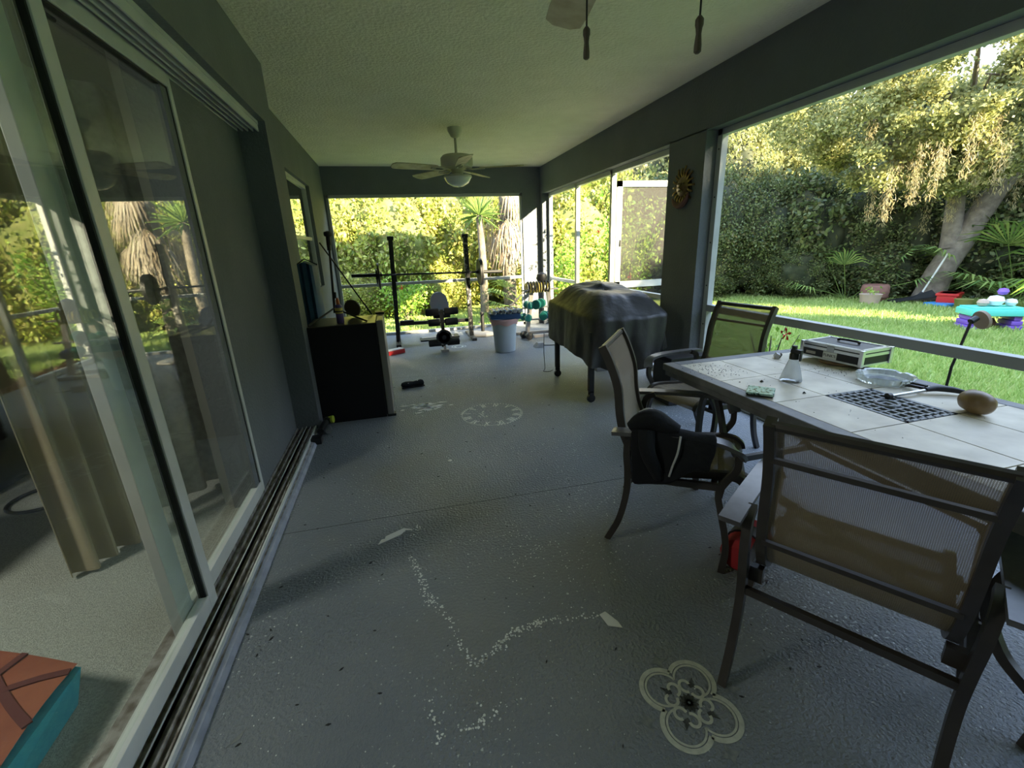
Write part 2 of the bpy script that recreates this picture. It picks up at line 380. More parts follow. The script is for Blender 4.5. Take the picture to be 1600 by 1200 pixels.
def copy_tree(o, parent=None):
    c = o.copy(); C.collection.objects.link(c); c.parent = parent
    for ch in list(o.children): copy_tree(ch, c)
    return c
def arc(c, r, a0, a1, n, z=None):
    out = [(c[0] + r * math.cos(math.radians(a0 + (a1 - a0) * i / n)), c[1] + r * math.sin(math.radians(a0 + (a1 - a0) * i / n))) for i in range(n + 1)]
    return out if z is None else [(x, y, z) for x, y in out]
def smoothpath(pts, n=6):
    P = [Vector(p) for p in pts]; P = [2 * P[0] - P[1]] + P + [2 * P[-1] - P[-2]]; out = []
    for i in range(1, len(P) - 2):
        for k in range(n):
            t = k / n; a, b, c, d = P[i - 1], P[i], P[i + 1], P[i + 2]
            out.append(.5 * ((2 * b) + (-a + c) * t + (2 * a - 5 * b + 4 * c - d) * t * t + (-a + 3 * b - 3 * c + d) * t ** 3))
    out.append(P[-2]); return out
def text_mesh(txt, size, name, m, mw, parent=None, ext=.0006, align='CENTER'):
    cu = bpy.data.curves.new('t', 'FONT'); cu.body = txt; cu.size = size; cu.extrude = ext; cu.align_x = align; cu.align_y = 'CENTER'
    o = bpy.data.objects.new('t', cu); C.collection.objects.link(o)
    dg = bpy.context.evaluated_depsgraph_get(); me = bpy.data.meshes.new_from_object(o.evaluated_get(dg))
    bpy.data.objects.remove(o); bpy.data.curves.remove(cu)
    me.transform(mw); me.materials.clear(); me.materials.append(M[m]); me.name = name
    r = bpy.data.objects.new(name, me); C.collection.objects.link(r)
    if parent is not None: r.parent = parent
    return r
def quads_mesh(name, V, m):
    """V: (n,4,3) array of loose quads"""
    n = len(V); me = bpy.data.meshes.new(name)
    me.vertices.add(4 * n); me.loops.add(4 * n); me.polygons.add(n)
    me.vertices.foreach_set('co', V.reshape(-1).astype(np.float32))
    me.loops.foreach_set('vertex_index', np.arange(4 * n, dtype=np.int32))
    me.polygons.foreach_set('loop_start', np.arange(0, 4 * n, 4, dtype=np.int32))
    me.polygons.foreach_set('loop_total', np.full(n, 4, dtype=np.int32))
    me.update(); me.materials.append(M[m]); return me
def leaf_quads(P, size, rg, aspect=.5, droop=0.0):
    n = len(P); d = rg.normal(size=(n, 3)); d[:, 2] -= droop; d /= np.linalg.norm(d, axis=1)[:, None]
    e = rg.normal(size=(n, 3)); x = np.cross(d, e); x /= np.linalg.norm(x, axis=1)[:, None]
    s = size * rg.uniform(.6, 1.25, n)[:, None]
    V = np.stack([P, P + d * s * .5 + x * s * aspect * .5, P + d * s, P + d * s * .5 - x * s * aspect * .5], axis=1)
    return V
def obj_from(me, name, parent=None):
    o = bpy.data.objects.new(name, me); C.collection.objects.link(o)
    if parent is not None: o.parent = parent
    return o

# ------------------------------------------------------------------ SETTING
XR, XO, YE, ZC, ZO = 2.473, 2.64, 7.49, 2.55, 2.14
XD, XF = -.70, -.889
sbox('floor', 'floor', -.70, 2.62, -2.6, 7.60, -.12, 0)
sbox('ceiling', 'ceiling', -.95, 3.0, -2.7, 7.95, ZC, ZC + .18)
# right wall: header, pillar, behind-camera wall
MB().box(XR, XO, -2.7, YE + .15, ZO, ZC).box(XR, XO, 3.335, 3.83, 0, ZO + .01).box(XR, XO, 7.39, YE + .15, 0, ZO + .01).build('wall_right', 'stucco', smooth=False)['kind'] = 'structure'
MB().box(-.95, XR, YE, YE + .15, 2.165, ZC).box(2.16, XR, YE, YE + .15, 0, 2.17).box(-.95, -.868, YE, YE + .15, 0, 2.17).build('wall_back', 'stucco', smooth=False)['kind'] = 'structure'
sbox('wall_front', 'stucco', -.95, XO, -2.8, -2.6, 0, ZC)
# left: door wall header + pier, then the far wall set back with its window
MB().box(-.86, XD, -2.6, 3.50, 2.165, ZC).box(-1.0, XD, 3.50, 3.70, 0, ZC).box(-1.0, -.872, 2.45, 3.51, .0, ZC).box(-1.0, -.86, -2.6, 3.5, 2.14, ZC).build('wall_left', 'stucco', smooth=False)['kind'] = 'structure'
WY0, WY1, WZ0, WZ1 = 4.93, 6.24, .95, 2.13
MB().box(-1.05, XF, 3.70, WY0, 0, ZC).box(-1.05, XF, WY1, YE, 0, ZC).box(-1.05, XF, WY0, WY1, 0, WZ0).box(-1.05, XF, WY0, WY1, WZ1, ZC).build('wall_left_far', 'stucco', smooth=False)['kind'] = 'structure'
wn = struct(MB().box(-.975, -.93, WY0, WY0 + .04, WZ0, WZ1).box(-.975, -.93, WY1 - .04, WY1, WZ0, WZ1).box(-.975, -.93, WY0, WY1, WZ0, WZ0 + .04).box(-.975, -.93, WY0, WY1, WZ1 - .04, WZ1).box(-.965, -.94, WY0, WY1, 1.50, 1.535)
            .build('window_1', 'white_metal', smooth=False))
MB().box(-.957, -.953, WY0 + .04, WY1 - .04, WZ0 + .04, WZ1 - .04).build('pane', 'winglass', wn, smooth=False)

# screen frames (white aluminium) ------------------------------------------------
def frame(name, boxes, m='white_metal'):
    b = MB()
    for q in boxes: b.box(*q, bev=.003)
    return struct(b.build(name, m, smooth=False))
FX0, FX1 = 2.575, 2.63
f1 = frame('window_2', [(FX0, FX1, 7.33, 7.39, 0, ZO), (FX0, FX1, 6.19, 6.25, 0, ZO), (FX0, FX1, 5.115, 5.17, 0, ZO), (FX0, FX1, 3.83, 3.875, 0, ZO),
                        (FX0, FX1, 3.83, 7.39, ZO - .05, ZO), (FX0, FX1, 3.83, 5.12, .0, .06), (FX0, FX1, 6.25, 7.33, 0, .06),
                        (FX0, FX1, 3.87, 5.12, .765, .81), (FX0, FX1, 6.25, 7.33, .765, .81)])
f2 = frame('window_3', [(FX0, FX1, 3.28, 3.335, 0, ZO), (FX0, FX1, -2.6, 3.335, ZO - .045, ZO), (FX0, FX1, -2.6, 3.335, 0, .055)])
MB().box(FX0 - .005, FX1, -2.6, 3.29, .735, .79, bev=.004).build('rail', 'bronze', f2, smooth=False)
bb = MB()
for z in (.35, .62, .95, 1.3, 1.65, 2.0): bb.lathe([(.005, 0), (.007, .003), (.004, .006)], 8, (FX0 - .006, 3.305, z), 'X')
bb.build('screw', 'iron', f2)
f3 = frame('window_4', [(-.868, -.83, YE + .02, YE + .07, 0, 2.165), (2.12, 2.16, YE + .02, YE + .07, 0, 2.165), (-.868, 2.16, YE + .02, YE + .07, 2.12, 2.165), (-.868, 2.16, YE + .02, YE + .07, 0, .045), (-.83, 2.12, YE + .02, YE + .07, .805, .85)], 'bronze')
# screen door swung outwards
dr = struct(MB().box(2.66, 2.72, 5.13, 5.165, .02, 2.02).box(3.50, 3.56, 5.13, 5.165, .02, 2.02).box(2.66, 3.56, 5.13, 5.165, 1.955, 2.02).box(2.66, 3.56, 5.13, 5.165, .78, .86).box(2.66, 3.56, 5.13, 5.165, .02, .12).build('door_1', 'white_metal', smooth=False))
MB().box(2.72, 3.50, 5.146, 5.149, .12, 1.955).build('screen', 'screen', dr, smooth=False)
MB().box(2.70, 2.72, 5.115, 5.13, 1.28, 1.36, bev=.004).build('latch', 'black', dr, smooth=False)

# sliding door -------------------------------------------------------------------
tr = MB().box(-.955, -.715, -2.6, 3.50, 0, .03)
for x in (-.865, -.83, -.80, -.77, -.745): tr.box(x - .003, x + .003, -2.6, 3.50, .03, .05)
struct(tr.build('trim_1', 'track', smooth=False))
struct(MB().box(-.735, -.728, -2.6, 3.50, .03, .052).box(-.80, -.797, -2.6, 3.5, .03, .055).build('trim_2', 'white_metal', smooth=False))
struct(MB().add([(-.728, -2.6, .0), (-.690, -2.6, 0), (-.700, -2.6, .022), (-.728, -2.6, .032), (-.728, 3.70, .0), (-.690, 3.70, 0), (-.700, 3.70, .022), (-.728, 3.70, .032)], [(0, 1, 2, 3), (4, 7, 6, 5), (1, 5, 6, 2), (2, 6, 7, 3)]).build('trim_3', 'kerb', smooth=False))
tt = MB().box(-.95, -.742, -2.6, 3.50, 2.145, 2.166)
for x in (-.872, -.84, -.81, -.78, -.75): tt.box(x - .004, x + .004, -2.6, 3.50, 2.105, 2.15)
struct(tt.build('trim_4', 'white_metal', smooth=False))
def panel(n, x, y0, y1, s0, s1, zb=.05, zr=.115):
    d = MB().box(x - .018, x + .018, y0, y0 + s0, zb, 2.12, bev=.003).box(x - .018, x + .018, y1 - s1, y1, zb, 2.12, bev=.003)
    d.box(x - .018, x + .018, y0 + s0, y1 - s1, zb, zr, bev=.003).box(x - .018, x + .018, y0 + s0, y1 - s1, 2.055, 2.12, bev=.003)
    o = struct(d.build('door_%d' % n, 'white_metal', smooth=False))
    MB().box(x - .003, x + .003, y0 + s0, y1 - s1, zr, 2.055).build('pane', 'glass', o, smooth=False)
    g = MB()
    for ya in (y0 + s0, y1 - s1 - .008): g.box(x - .012, x + .012, ya, ya + .008, zr, 2.055)
    g.box(x - .012, x + .012, y0 + s0, y1 - s1, 2.047, 2.055)
    g.build('seal', 'seal', o, smooth=False)
    return o
panel(2, -.838, -.9, 1.672, .06, .058)
panel(3, -.882, 1.50, 2.55, .09, .034)

# the room behind the glass ------------------------------------------------------
RX = -5.2
MB().box(RX, -.96, -2.6, 6.4, -.12, .012).build('floor_inside', 'carpet', smooth=False)['kind'] = 'structure'
MB().box(RX, -1.0, -2.6, 6.4, 2.45, 2.5).build('ceiling_inside', 'room_wall', smooth=False)['kind'] = 'structure'
MB().box(RX - .1, RX, -2.7, 6.5, 0, 2.5).box(RX, -1.0, 6.4, 6.5, 0, 2.5).box(RX, -1.0, -2.7, -2.6, 0, 2.5).box(-1.06, -1.0, 2.5, 3.7, 0, 2.5).build('wall_inside', 'room_wall', smooth=False)['kind'] = 'structure'

def folds(p0, p1, n, amp, zt, zb, flare=.0, waves=6, seed=0, th=.003, rough=0):
    g = []; rg = random.Random(seed); ph = [rg.uniform(0, 6) for _ in range(3)]
    a, b = Vector(p0), Vector(p1); d = (b - a); nn = Vector((-d.y, d.x, 0)).normalized()
    for i in range(18):
        t = i / 17; z = zt + (zb - zt) * t; row = []
        for j in range(n + 1):
            s = j / n; w = amp * (math.sin(s * waves * 2 * PI + ph[0] + .4 * t) + .35 * math.sin(s * waves * 3.1 + ph[1] + 2 * t)) * (.6 + .5 * t)
            p = a + d * (s * (1 + flare * t)) + nn * w
            row.append((p.x + rough * rg.uniform(-1, 1), p.y, z))
        g.append(row)
    return MB().surf(g, th)
t = thing('curtain', 'tan floor length curtain hanging bunched behind the left glass door panel', 'curtain', (-1.42, 2.1, 0))
folds((-1.50, 2.02, 0), (-1.33, 2.34, 0), 60, .032, 2.42, .03, waves=4, seed=2).build('cloth', 'curtain', t, world=True)
MB().tube([(-1.40, .2, 2.42), (-1.40, 2.9, 2.42)], .012).build('rod', 'dark_wood', t, world=True)
tag(folds((-1.36, 2.40, 0), (-1.17, 2.78, 0), 40, .03, 2.1, .06, waves=3, seed=5, rough=.004).build('drape', 'sheer'), 'pale mottled quilted drape hanging behind the right hand glass door panel', 'drape')
t = tag(MB().box(-1.32, -1.29, 2.80, 2.95, .012, 1.5, rot=Matrix.Rotation(.12, 3, 'X')).build('wooden_board', 'brown_wood'), 'narrow reddish brown board leaning beside the pale mottled drape', 'board')
t = thing('added_room_lamp', 'round white lamp added unseen to brighten the room behind the glass', 'lamp', (-2.6, .9, 2.45))  # unseen lamp body, added to go with the fill light below
MB().lathe([(.0, -.09), (.10, -.08), (.17, -.04), (.18, 0)], 28).build('lamp_shade', 'globe', t)
la = bpy.data.objects.new('lamp_light', bpy.data.lights.new('lamp_light', 'AREA')); C.collection.objects.link(la)
la.data.shape = 'DISK'; la.data.size = .5; la.data.energy = 16; la.data.color = (1, .96, .88); la.location = (-2.6, .9, 2.33)  # fill light added to brighten the carpet and curtains
t = thing('media_cabinet', 'low black cabinet standing deep inside the room behind the glass', 'cabinet', (-3.0, 3.6, .012))
MB().box(-.5, .5, -.7, .7, 0, .95, bev=.01).build('body', 'dark_wood', t); MB().box(.5, .515, -.68, -.01, .05, .9).box(.5, .515, .01, .68, .05, .9).build('door', 'dark_wood', t)
t = thing('office_chair', 'black upholstered chair just inside the far left glass panel', 'chair', (-2.25, 2.15, .012))
MB().box(-.25, .25, -.25, .25, .42, .52, bev=.03).build('seat', 'blackcloth', t); MB().box(-.28, -.2, -.24, .24, .5, 1.15, bev=.03).build('backrest', 'blackcloth', t)
MB().lathe([(.03, .05), (.03, .42)], 12).build('column', 'iron', t)
bq = MB()
for k in range(5): a = k * 2 * PI / 5; bq.tube([(0, 0, .08), (.28 * math.cos(a), .28 * math.sin(a), .03)], .02)
bq.build('base', 'iron', t)
t = thing('floor_lamp', 'slim pale floor lamp on a thin dark ring base behind the glass', 'lamp', (-2.14, 2.93, .012))
MB().tube(arc((0, 0), .17, 0, 360, 32, .012)[:-1], .01, closed=True).build('base', 'iron', t)
MB().tube([(0, .0, .01), (-.02, 0, 1.5)], .010).tube([(.06, 0, .01), (.02, 0, 1.5)], .008).build('pole', 'pale_metal', t)
MB().lathe([(.10, 1.5), (.16, 1.52), (.11, 1.74), (.1, 1.74)], 20, (0, 0, 0)).build('lamp_shade', 'room_wall', t)
# quilt on the carpet by the glass
t = thing('folded_quilt', 'folded rust cloth with dark lattice and bright cyan side on the carpet', 'quilt', (-1.3, 1.2, .012))
qa, qb, qc, qd = Vector((-1.085, 1.36, .14)), Vector((-1.085, .70, .13)), Vector((-1.9, .62, .16)), Vector((-1.75, 1.62, .18))
g = []
for i in range(15):
    s = i / 14; row = []
    for j in range(15):
        v = j / 14; p = (qa * (1 - s) + qb * s) * (1 - v) + (qd * (1 - s) + qc * s) * v
        row.append(p + Vector((0, 0, .012 * math.sin(7 * s + 5 * v))))
    g.append(row)
g = [[p + Vector((0, 0, .014)) for p in row] for row in g]
MB().surf(g).build('top_cloth', 'quilt', t, world=True)
bl = MB()
for sa, va, sb, vb in ((0, .25, 1, .6), (0, .6, 1, .95), (.05, .0, .6, 1), (.45, 0, 1, .8), (.3, 0, .0, .45)):
    pts = []
    for k in range(12):
        s = sa + (sb - sa) * k / 11; v = va + (vb - va) * k / 11
        p = (qa * (1 - s) + qb * s) * (1 - v) + (qd * (1 - s) + qc * s) * v
        pts.append(p + Vector((0, 0, .0165 + .012 * math.sin(7 * s + 5 * v))))
    bl.bar(pts, .022, .005, (0, 0, 1))
bl.build('lattice_print', 'quilt_line', t, world=True)
MB().add([(-1.08, 1.36, .138), (-1.08, .70, .127), (-1.9, .62, .15), (-1.75, 1.62, .165), (-1.115, 1.345, .012), (-1.085, .70, .012), (-1.9, .62, .012), (-1.75, 1.60, .012)], [(0, 1, 2, 3), (4, 5, 6, 7), (0, 1, 5, 4), (1, 2, 6, 5), (2, 3, 7, 6), (3, 0, 4, 7)]).build('side_cloth', 'cyan', t, world=True, smooth=False)

# ------------------------------------------------------------------ ceiling fans
def fan(loc, phase, label, rad=.72, chains=(), rod=.16):
    t = thing('ceiling_fan', label, 'ceiling fan', loc)
    MB().lathe([(.02, -.10), (.045, -.085), (.075, -.03), (.078, 0)], 24).build('canopy', 'fan_white', t)
    zt = -.10 - rod
    MB().lathe([(.014, zt), (.014, -.09)], 12).build('downrod', 'fan_white', t)
    MB().lathe([(.08, zt - .14), (.16, zt - .125), (.172, zt - .10), (.172, zt - .03), (.15, zt - .005), (.03, zt)], 32).build('motor', 'fan_white', t)
    MB().lathe([(.06, zt - .20), (.065, zt - .14)], 20).build('switch_housing', 'fan_white', t)
    gb = MB().lathe([(.01, zt - .315), (.06, zt - .307), (.115, zt - .275), (.142, zt - .235), (.146, zt - .215)], 32).build('globe', 'globe', t)
    MB().lathe([(.06, zt - .19), (.15, zt - .205), (.152, zt - .222), (.14, zt - .226)], 32).build('rim', 'fan_white', gb)
    for k in range(5):
        a = phase + k * 2 * PI / 5; R = Matrix.Rotation(a, 3, 'Z'); T = Matrix.Rotation(.21, 3, 'X')
        g = MB(); prof = [(.24, .055), (.30, .062), (rad - .12, .074), (rad - .03, .070), (rad, .035)]
        top = [(x, w_) for x, w_ in prof] + [(x, -w_) for x, w_ in reversed(prof)]
        n = len(top); vs = []
        for zz in (-.004, .004):
            for x, y in top: vs.append(R @ (T @ Vector((x, y, zz))) + Vector((0, 0, zt - .135)))
        g.add(vs, [tuple(range(n))[::-1], tuple(range(n, 2 * n))] + [(i, (i + 1) % n, n + (i + 1) % n, n + i) for i in range(n)])
        b = g.build('blade', 'blade', t, smooth=False)
        h = MB(); P = lambda x, y, z: R @ (T @ Vector((x, y, z))) + Vector((0, 0, zt - .135))
        h.tube([P(.09, 0, .0), P(.17, .03, -.012), P(.25, .035, -.008), P(.30, 0, -.008)], .007, 6).tube([P(.09, 0, .0), P(.17, -.03, -.012), P(.25, -.035, -.008), P(.30, 0, -.008)], .007, 6)
        h.build('blade_bracket', 'fan_white', b)
    for (x, y, z) in chains:
        dx, dy = x - loc[0], y - loc[1]; L = math.hypot(dx, dy); q = .06 / L if L > .06 else 1
        ch = MB(); zz = z - loc[2]
        ch.tube([(dx * q, dy * q, zt - .17), (dx, dy, zt - .19), (dx, dy, zz + .06)], .0022, 5).build('pull_chain', 'iron', t)
        MB().lathe([(.004, zz), (.0075, zz + .003), (.0075, zz + .015), (.0055, zz + .035), (.0068, zz + .045), (.0085, zz + .05), (.0085, zz + .06), (.004, zz + .066)], 12, (dx, dy, 0)).build('pull_knob', 'wood', t)
    return t
fan((.78, 5.2, ZC), math.radians(53), 'ivory five blade ceiling fan with frosted globe at the far end', .72)
fan((.64, 1.20, ZC), math.radians(82), 'nearer ceiling fan at the top edge, one blade and two pull chains showing', .76, ((.502, 1.15, 1.755), (.665, .95, 1.705)))

# ------------------------------------------------------------------ stencils and marks on the floor
t = thing('floor_stencil', 'cream quatrefoil scroll stencil painted on the grey floor by the near chair', 'stencil', (.715, .825, 0))
def loop(off, k=.067, r=.066):
    pts = []
    for c in range(4):
        a = 45 + 90 * c; cx, cy = k * 1.0 * math.cos(math.radians(a)) * 1.06, k * 1.35 * math.sin(math.radians(a)) * 1.02
        cx, cy = cx * 1.06, cy * .98
        pts += arc((cx, cy), r + off, a - 118, a + 118, 18)
    return pts
def quat(nm, r, w_, z=.0004):
    for sx_ in (-1, 1):
        for sy_ in (-1, 1):
            cx, cy = .050, .058
            a0 = -math.degrees(math.asin(min(1, cy / r))) if cy < r else -82; a1 = math.degrees(math.acos(max(-1, -cx / r))) if cx < r else 172
            MB().ribbon([(sx_ * x, sy_ * y) for x, y in arc((cx, cy), r, a0, a1, 26)], w_, z).build(nm, 'stencil', t, smooth=False)
quat('outer_band', .066, .0140)
quat('inner_band', .053, .006)
sc = MB()
for c in range(4):
    for sg in (-1, 1):
        a = 90 * c + sg * 0; R = Matrix.Rotation(math.radians(a), 2)
        pts = []
        for k in range(20):
            th = k / 19 * 1.5 * PI; rr = .020 * (1 - .35 * k / 19)
            p = R @ Vector((.046 + rr * math.cos(PI + th * 1), sg * (.021 - rr * math.sin(PI + th) * -1)))
            pts.append((p.x, p.y * 1.1))
        MB().ribbon(pts, .0085, .0004).build('scroll', 'stencil', t, smooth=False)
fl = MB()
for k in range(12):
    a = k * PI / 6; q = Matrix.Rotation(a, 2); fl.prism([tuple(q @ Vector(p)) for p in ((.004, -.004), (.02, -.006), (.03, 0), (.02, .006), (.004, .004))], 0, .0014)
for c in range(4):
    a = math.radians(50 + 90 * c + (c % 2) * -10); q = Matrix.Rotation(a, 2); fl.prism([tuple(q @ Vector(p)) for p in ((.050, 0), (.064, -.014), (.070, -.005), (.088, 0), (.070, .005), (.064, .014))], 0, .0014)
fl.build('dark_petals', 'stencil_d', t, smooth=False)
for (x, y, a) in ((-.012, .150, 90), (-.150, -.015, 180), (.02, -.155, -90), (.15, .0, 0)):
    q = Matrix.Rotation(math.radians(a), 2); MB().prism([tuple(q @ Vector(p) + Vector((x, y))) for p in ((-.03, 0), (-.008, -.009), (-.004, -.034), (.008, -.009), (.032, -.006), (.01, .006), (-.002, .034), (-.010, .009))], 0, .0010).build('corner_leaf', 'stencil_f', t, smooth=False)

t = thing('clock_stencil', 'worn white clock face with Roman numerals painted on the floor', 'stencil', (.655, 3.39, 0))
tk = MB()
for k in range(60):
    if k in range(28, 46) and rnd.random() < .7: continue
    a = 2 * PI * k / 60; q = Matrix.Rotation(a, 2); tk.prism([tuple(q @ Vector(p)) for p in ((.252, -.004), (.262, -.004), (.262, .004), (.252, .004))], 0, .001)
tk.build('minute_marks', 'clockpaint', t, smooth=False)
tk = MB().ribbon(arc((0, 0), .247, 120, 395, 60), .003, .0003); tk.build('ring', 'clockpaint', t, smooth=False)
for i, s in enumerate(['XII', 'I', 'II', 'III', 'IV', 'V', 'VI', 'VII', 'VIII', 'IX', 'X', 'XI']):
    a = math.radians(188 - 30 * i)
    mw = Matrix.Translation((.205 * math.cos(a), .205 * math.sin(a), .0009)) @ Matrix.Rotation(a - PI / 2, 4, 'Z') @ Matrix.Diagonal((.62, 1.1, 1, 1))
    text_mesh(s, .085, 'numeral', 'clockpaint', mw, t, .0004)
sc = MB()
for k, (x, y, l, a) in enumerate(((-.09, .03, .07, 100), (-.07, .03, .06, 97), (-.105, -.02, .05, 100), (-.075, -.03, .055, 102), (-.05, -.04, .03, 95), (-.06, .075, .03, 60))):
    d = Vector((math.cos(math.radians(a)), math.sin(math.radians(a)))) * l / 2
    n = 7
    for j in range(n):
        p = Vector((x, y)) + d * (2 * j / n - 1); sc.ribbon([(p.x - .005, p.y), (p.x + .004, p.y + .004 * (-1) ** j), (p.x + .006, p.y + .001)], .003, .0003)
sc.build('lettering', 'clockpaint', t, smooth=False)
t = tag(MB().ribbon(arc((.77, 6.15), .10, 0, 360, 30)[:-1], .012, .0003, closed=True).ribbon(arc((.77, 6.15), .06, 0, 360, 24)[:-1], .014, .0003, closed=True).ribbon(arc((.70, 6.13), .03, 0, 360, 16)[:-1], .012, .0003, closed=True).ribbon(arc((.84, 6.13), .03, 0, 360, 16)[:-1], .012, .0003, closed=True)
        .build('floor_stencil', 'clockpaint', smooth=False), 'small faded ring stencil on the floor in front of the weight bench', 'stencil')
t.location = (0, 0, 0)

def flakes():
    b = MB(); r = random.Random(3)
    def blob(x, y, s):
        n = r.choice((4, 5, 6)); a0 = r.uniform(0, 6); b.prism([(x + s * r.uniform(.5, 1) * math.cos(a0 + k * 2 * PI / n), y + s * r.uniform(.5, 1) * math.sin(a0 + k * 2 * PI / n)) for k in range(n)], .0002, .0014)
    def line(P, n, sp, s0=.0022, s1=.006):
        for _ in range(n):
            i = r.randrange(len(P) - 1); u = r.random(); x = P[i][0] + (P[i + 1][0] - P[i][0]) * u; y = P[i][1] + (P[i + 1][1] - P[i][1]) * u
            blob(x + r.gauss(0, sp), y + r.gauss(0, sp), r.uniform(s0, s1))
    line([(-.064, 1.754), (-.011, 1.443)], 90, .011); line([(-.02, 1.5), (.052, 1.36), (.107, 1.122)], 75, .010)
    line([(.125, 1.13), (.265, 1.219), (.394, 1.24), (.599, 1.209)], 170, .009)
    line([(-.045, 1.064), (-.021, .905)], 18, .008); line([(.05, .93), (.10, .955), (.24, 1.0)], 34, .012); line([(-.07, 1.95), (.0, 1.95)], 20, .03)
    line([(.2, 1.9), (.45, 1.75), (.5, 1.4)], 90, .07, .0015, .004); line([(.3, 1.6), (.75, 1.9)], 60, .12, .0015, .004)
    line([(-.3, 2.3), (1.0, 2.4)], 240, .35, .0012, .0038); line([(-.4, 3.0), (1.1, 2.7)], 150, .3, .0012, .004); line([(.2, .9), (.5, 1.9)], 90, .3, .0012, .003)
    line([(.9, 2.2), (1.2, 3.3)], 60, .2, .0012, .004); line([(-.1, 4.0), (.9, 5.2)], 160, .4, .002, .007); line([(-.6, 1.9), (-.5, 1.0)], 25, .05, .0012, .004)
    return b
tag(flakes().build('paint_flakes', 'chip', smooth=False), 'scattered white paint flakes and chips across the grey floor', 'paint flakes', kind='stuff')
b = MB(); r = random.Random(9)
for _ in range(90):
    x, y = r.uniform(-.66, 1.3), r.uniform(.7, 4.5)
    if r.random() < .35: x = r.uniform(-.68, -.5)
    a = r.uniform(0, PI); l = r.uniform(.003, .011); q = Matrix.Rotation(a, 2)
    b.prism([tuple(q @ Vector(p) + Vector((x, y))) for p in ((-l, 0), (0, -l * .35), (l, 0), (0, l * .4))], .0002, .003)
tag(b.build('leaf_litter', 'dark_wood', smooth=False), 'tiny dark leaf bits scattered on the grey floor', 'litter', kind='stuff')
sm = MB()
for _ in range(42):
    x = .13 + r.gauss(0, .085); y = 3.78 + r.gauss(0, .055); a = r.uniform(-.25, .35); l = r.uniform(.02, .06); q = Matrix.Rotation(a, 2)
    sm.prism([tuple(q @ Vector(p) + Vector((x, y))) for p in ((-l, -.004), (-.2 * l, -.011), (l, -.003), (.6 * l, .006), (-.3 * l, .009))], .0002, .0012)
tag(sm.build('paint_scrape', 'chip', smooth=False), 'rough white scraped patch on the floor beside the small refrigerator', 'scrape')
tag(MB().prism([(-.222, 1.888), (-.115, 1.935), (-.09, 1.965), (-.055, 1.955), (-.062, 1.968), (-.10, 1.985), (-.185, 1.945), (-.19, 1.925), (-.205, 1.925)], .0005, .003).build('tape_strip', 'paper', smooth=False), 'long torn strip of white paper on the bare floor', 'paper')
tag(MB().prism([(.602, 1.205), (.628, 1.212), (.652, 1.158), (.655, 1.128), (.610, 1.150)], .0005, .003).build('paper_scrap', 'paper', smooth=False), 'cream five sided paper scrap on the floor near the quatrefoil stencil', 'paper')
tag(MB().prism([(-.62, 1.075), (-.60, 1.10), (-.575, 1.125), (-.585, 1.095)], .0004, .0012).build('paper_scrap', 'stencil_f', smooth=False), 'faint translucent sliver stuck to the floor near the door track', 'paper')
tag(MB().lathe([(.010, .0), (.014, .003), (.006, .006)], 9, (.215, 2.65, 0)).build('paper_scrap', 'paper'), 'small round white crumb lying on the floor near the clock stencil', 'crumb')

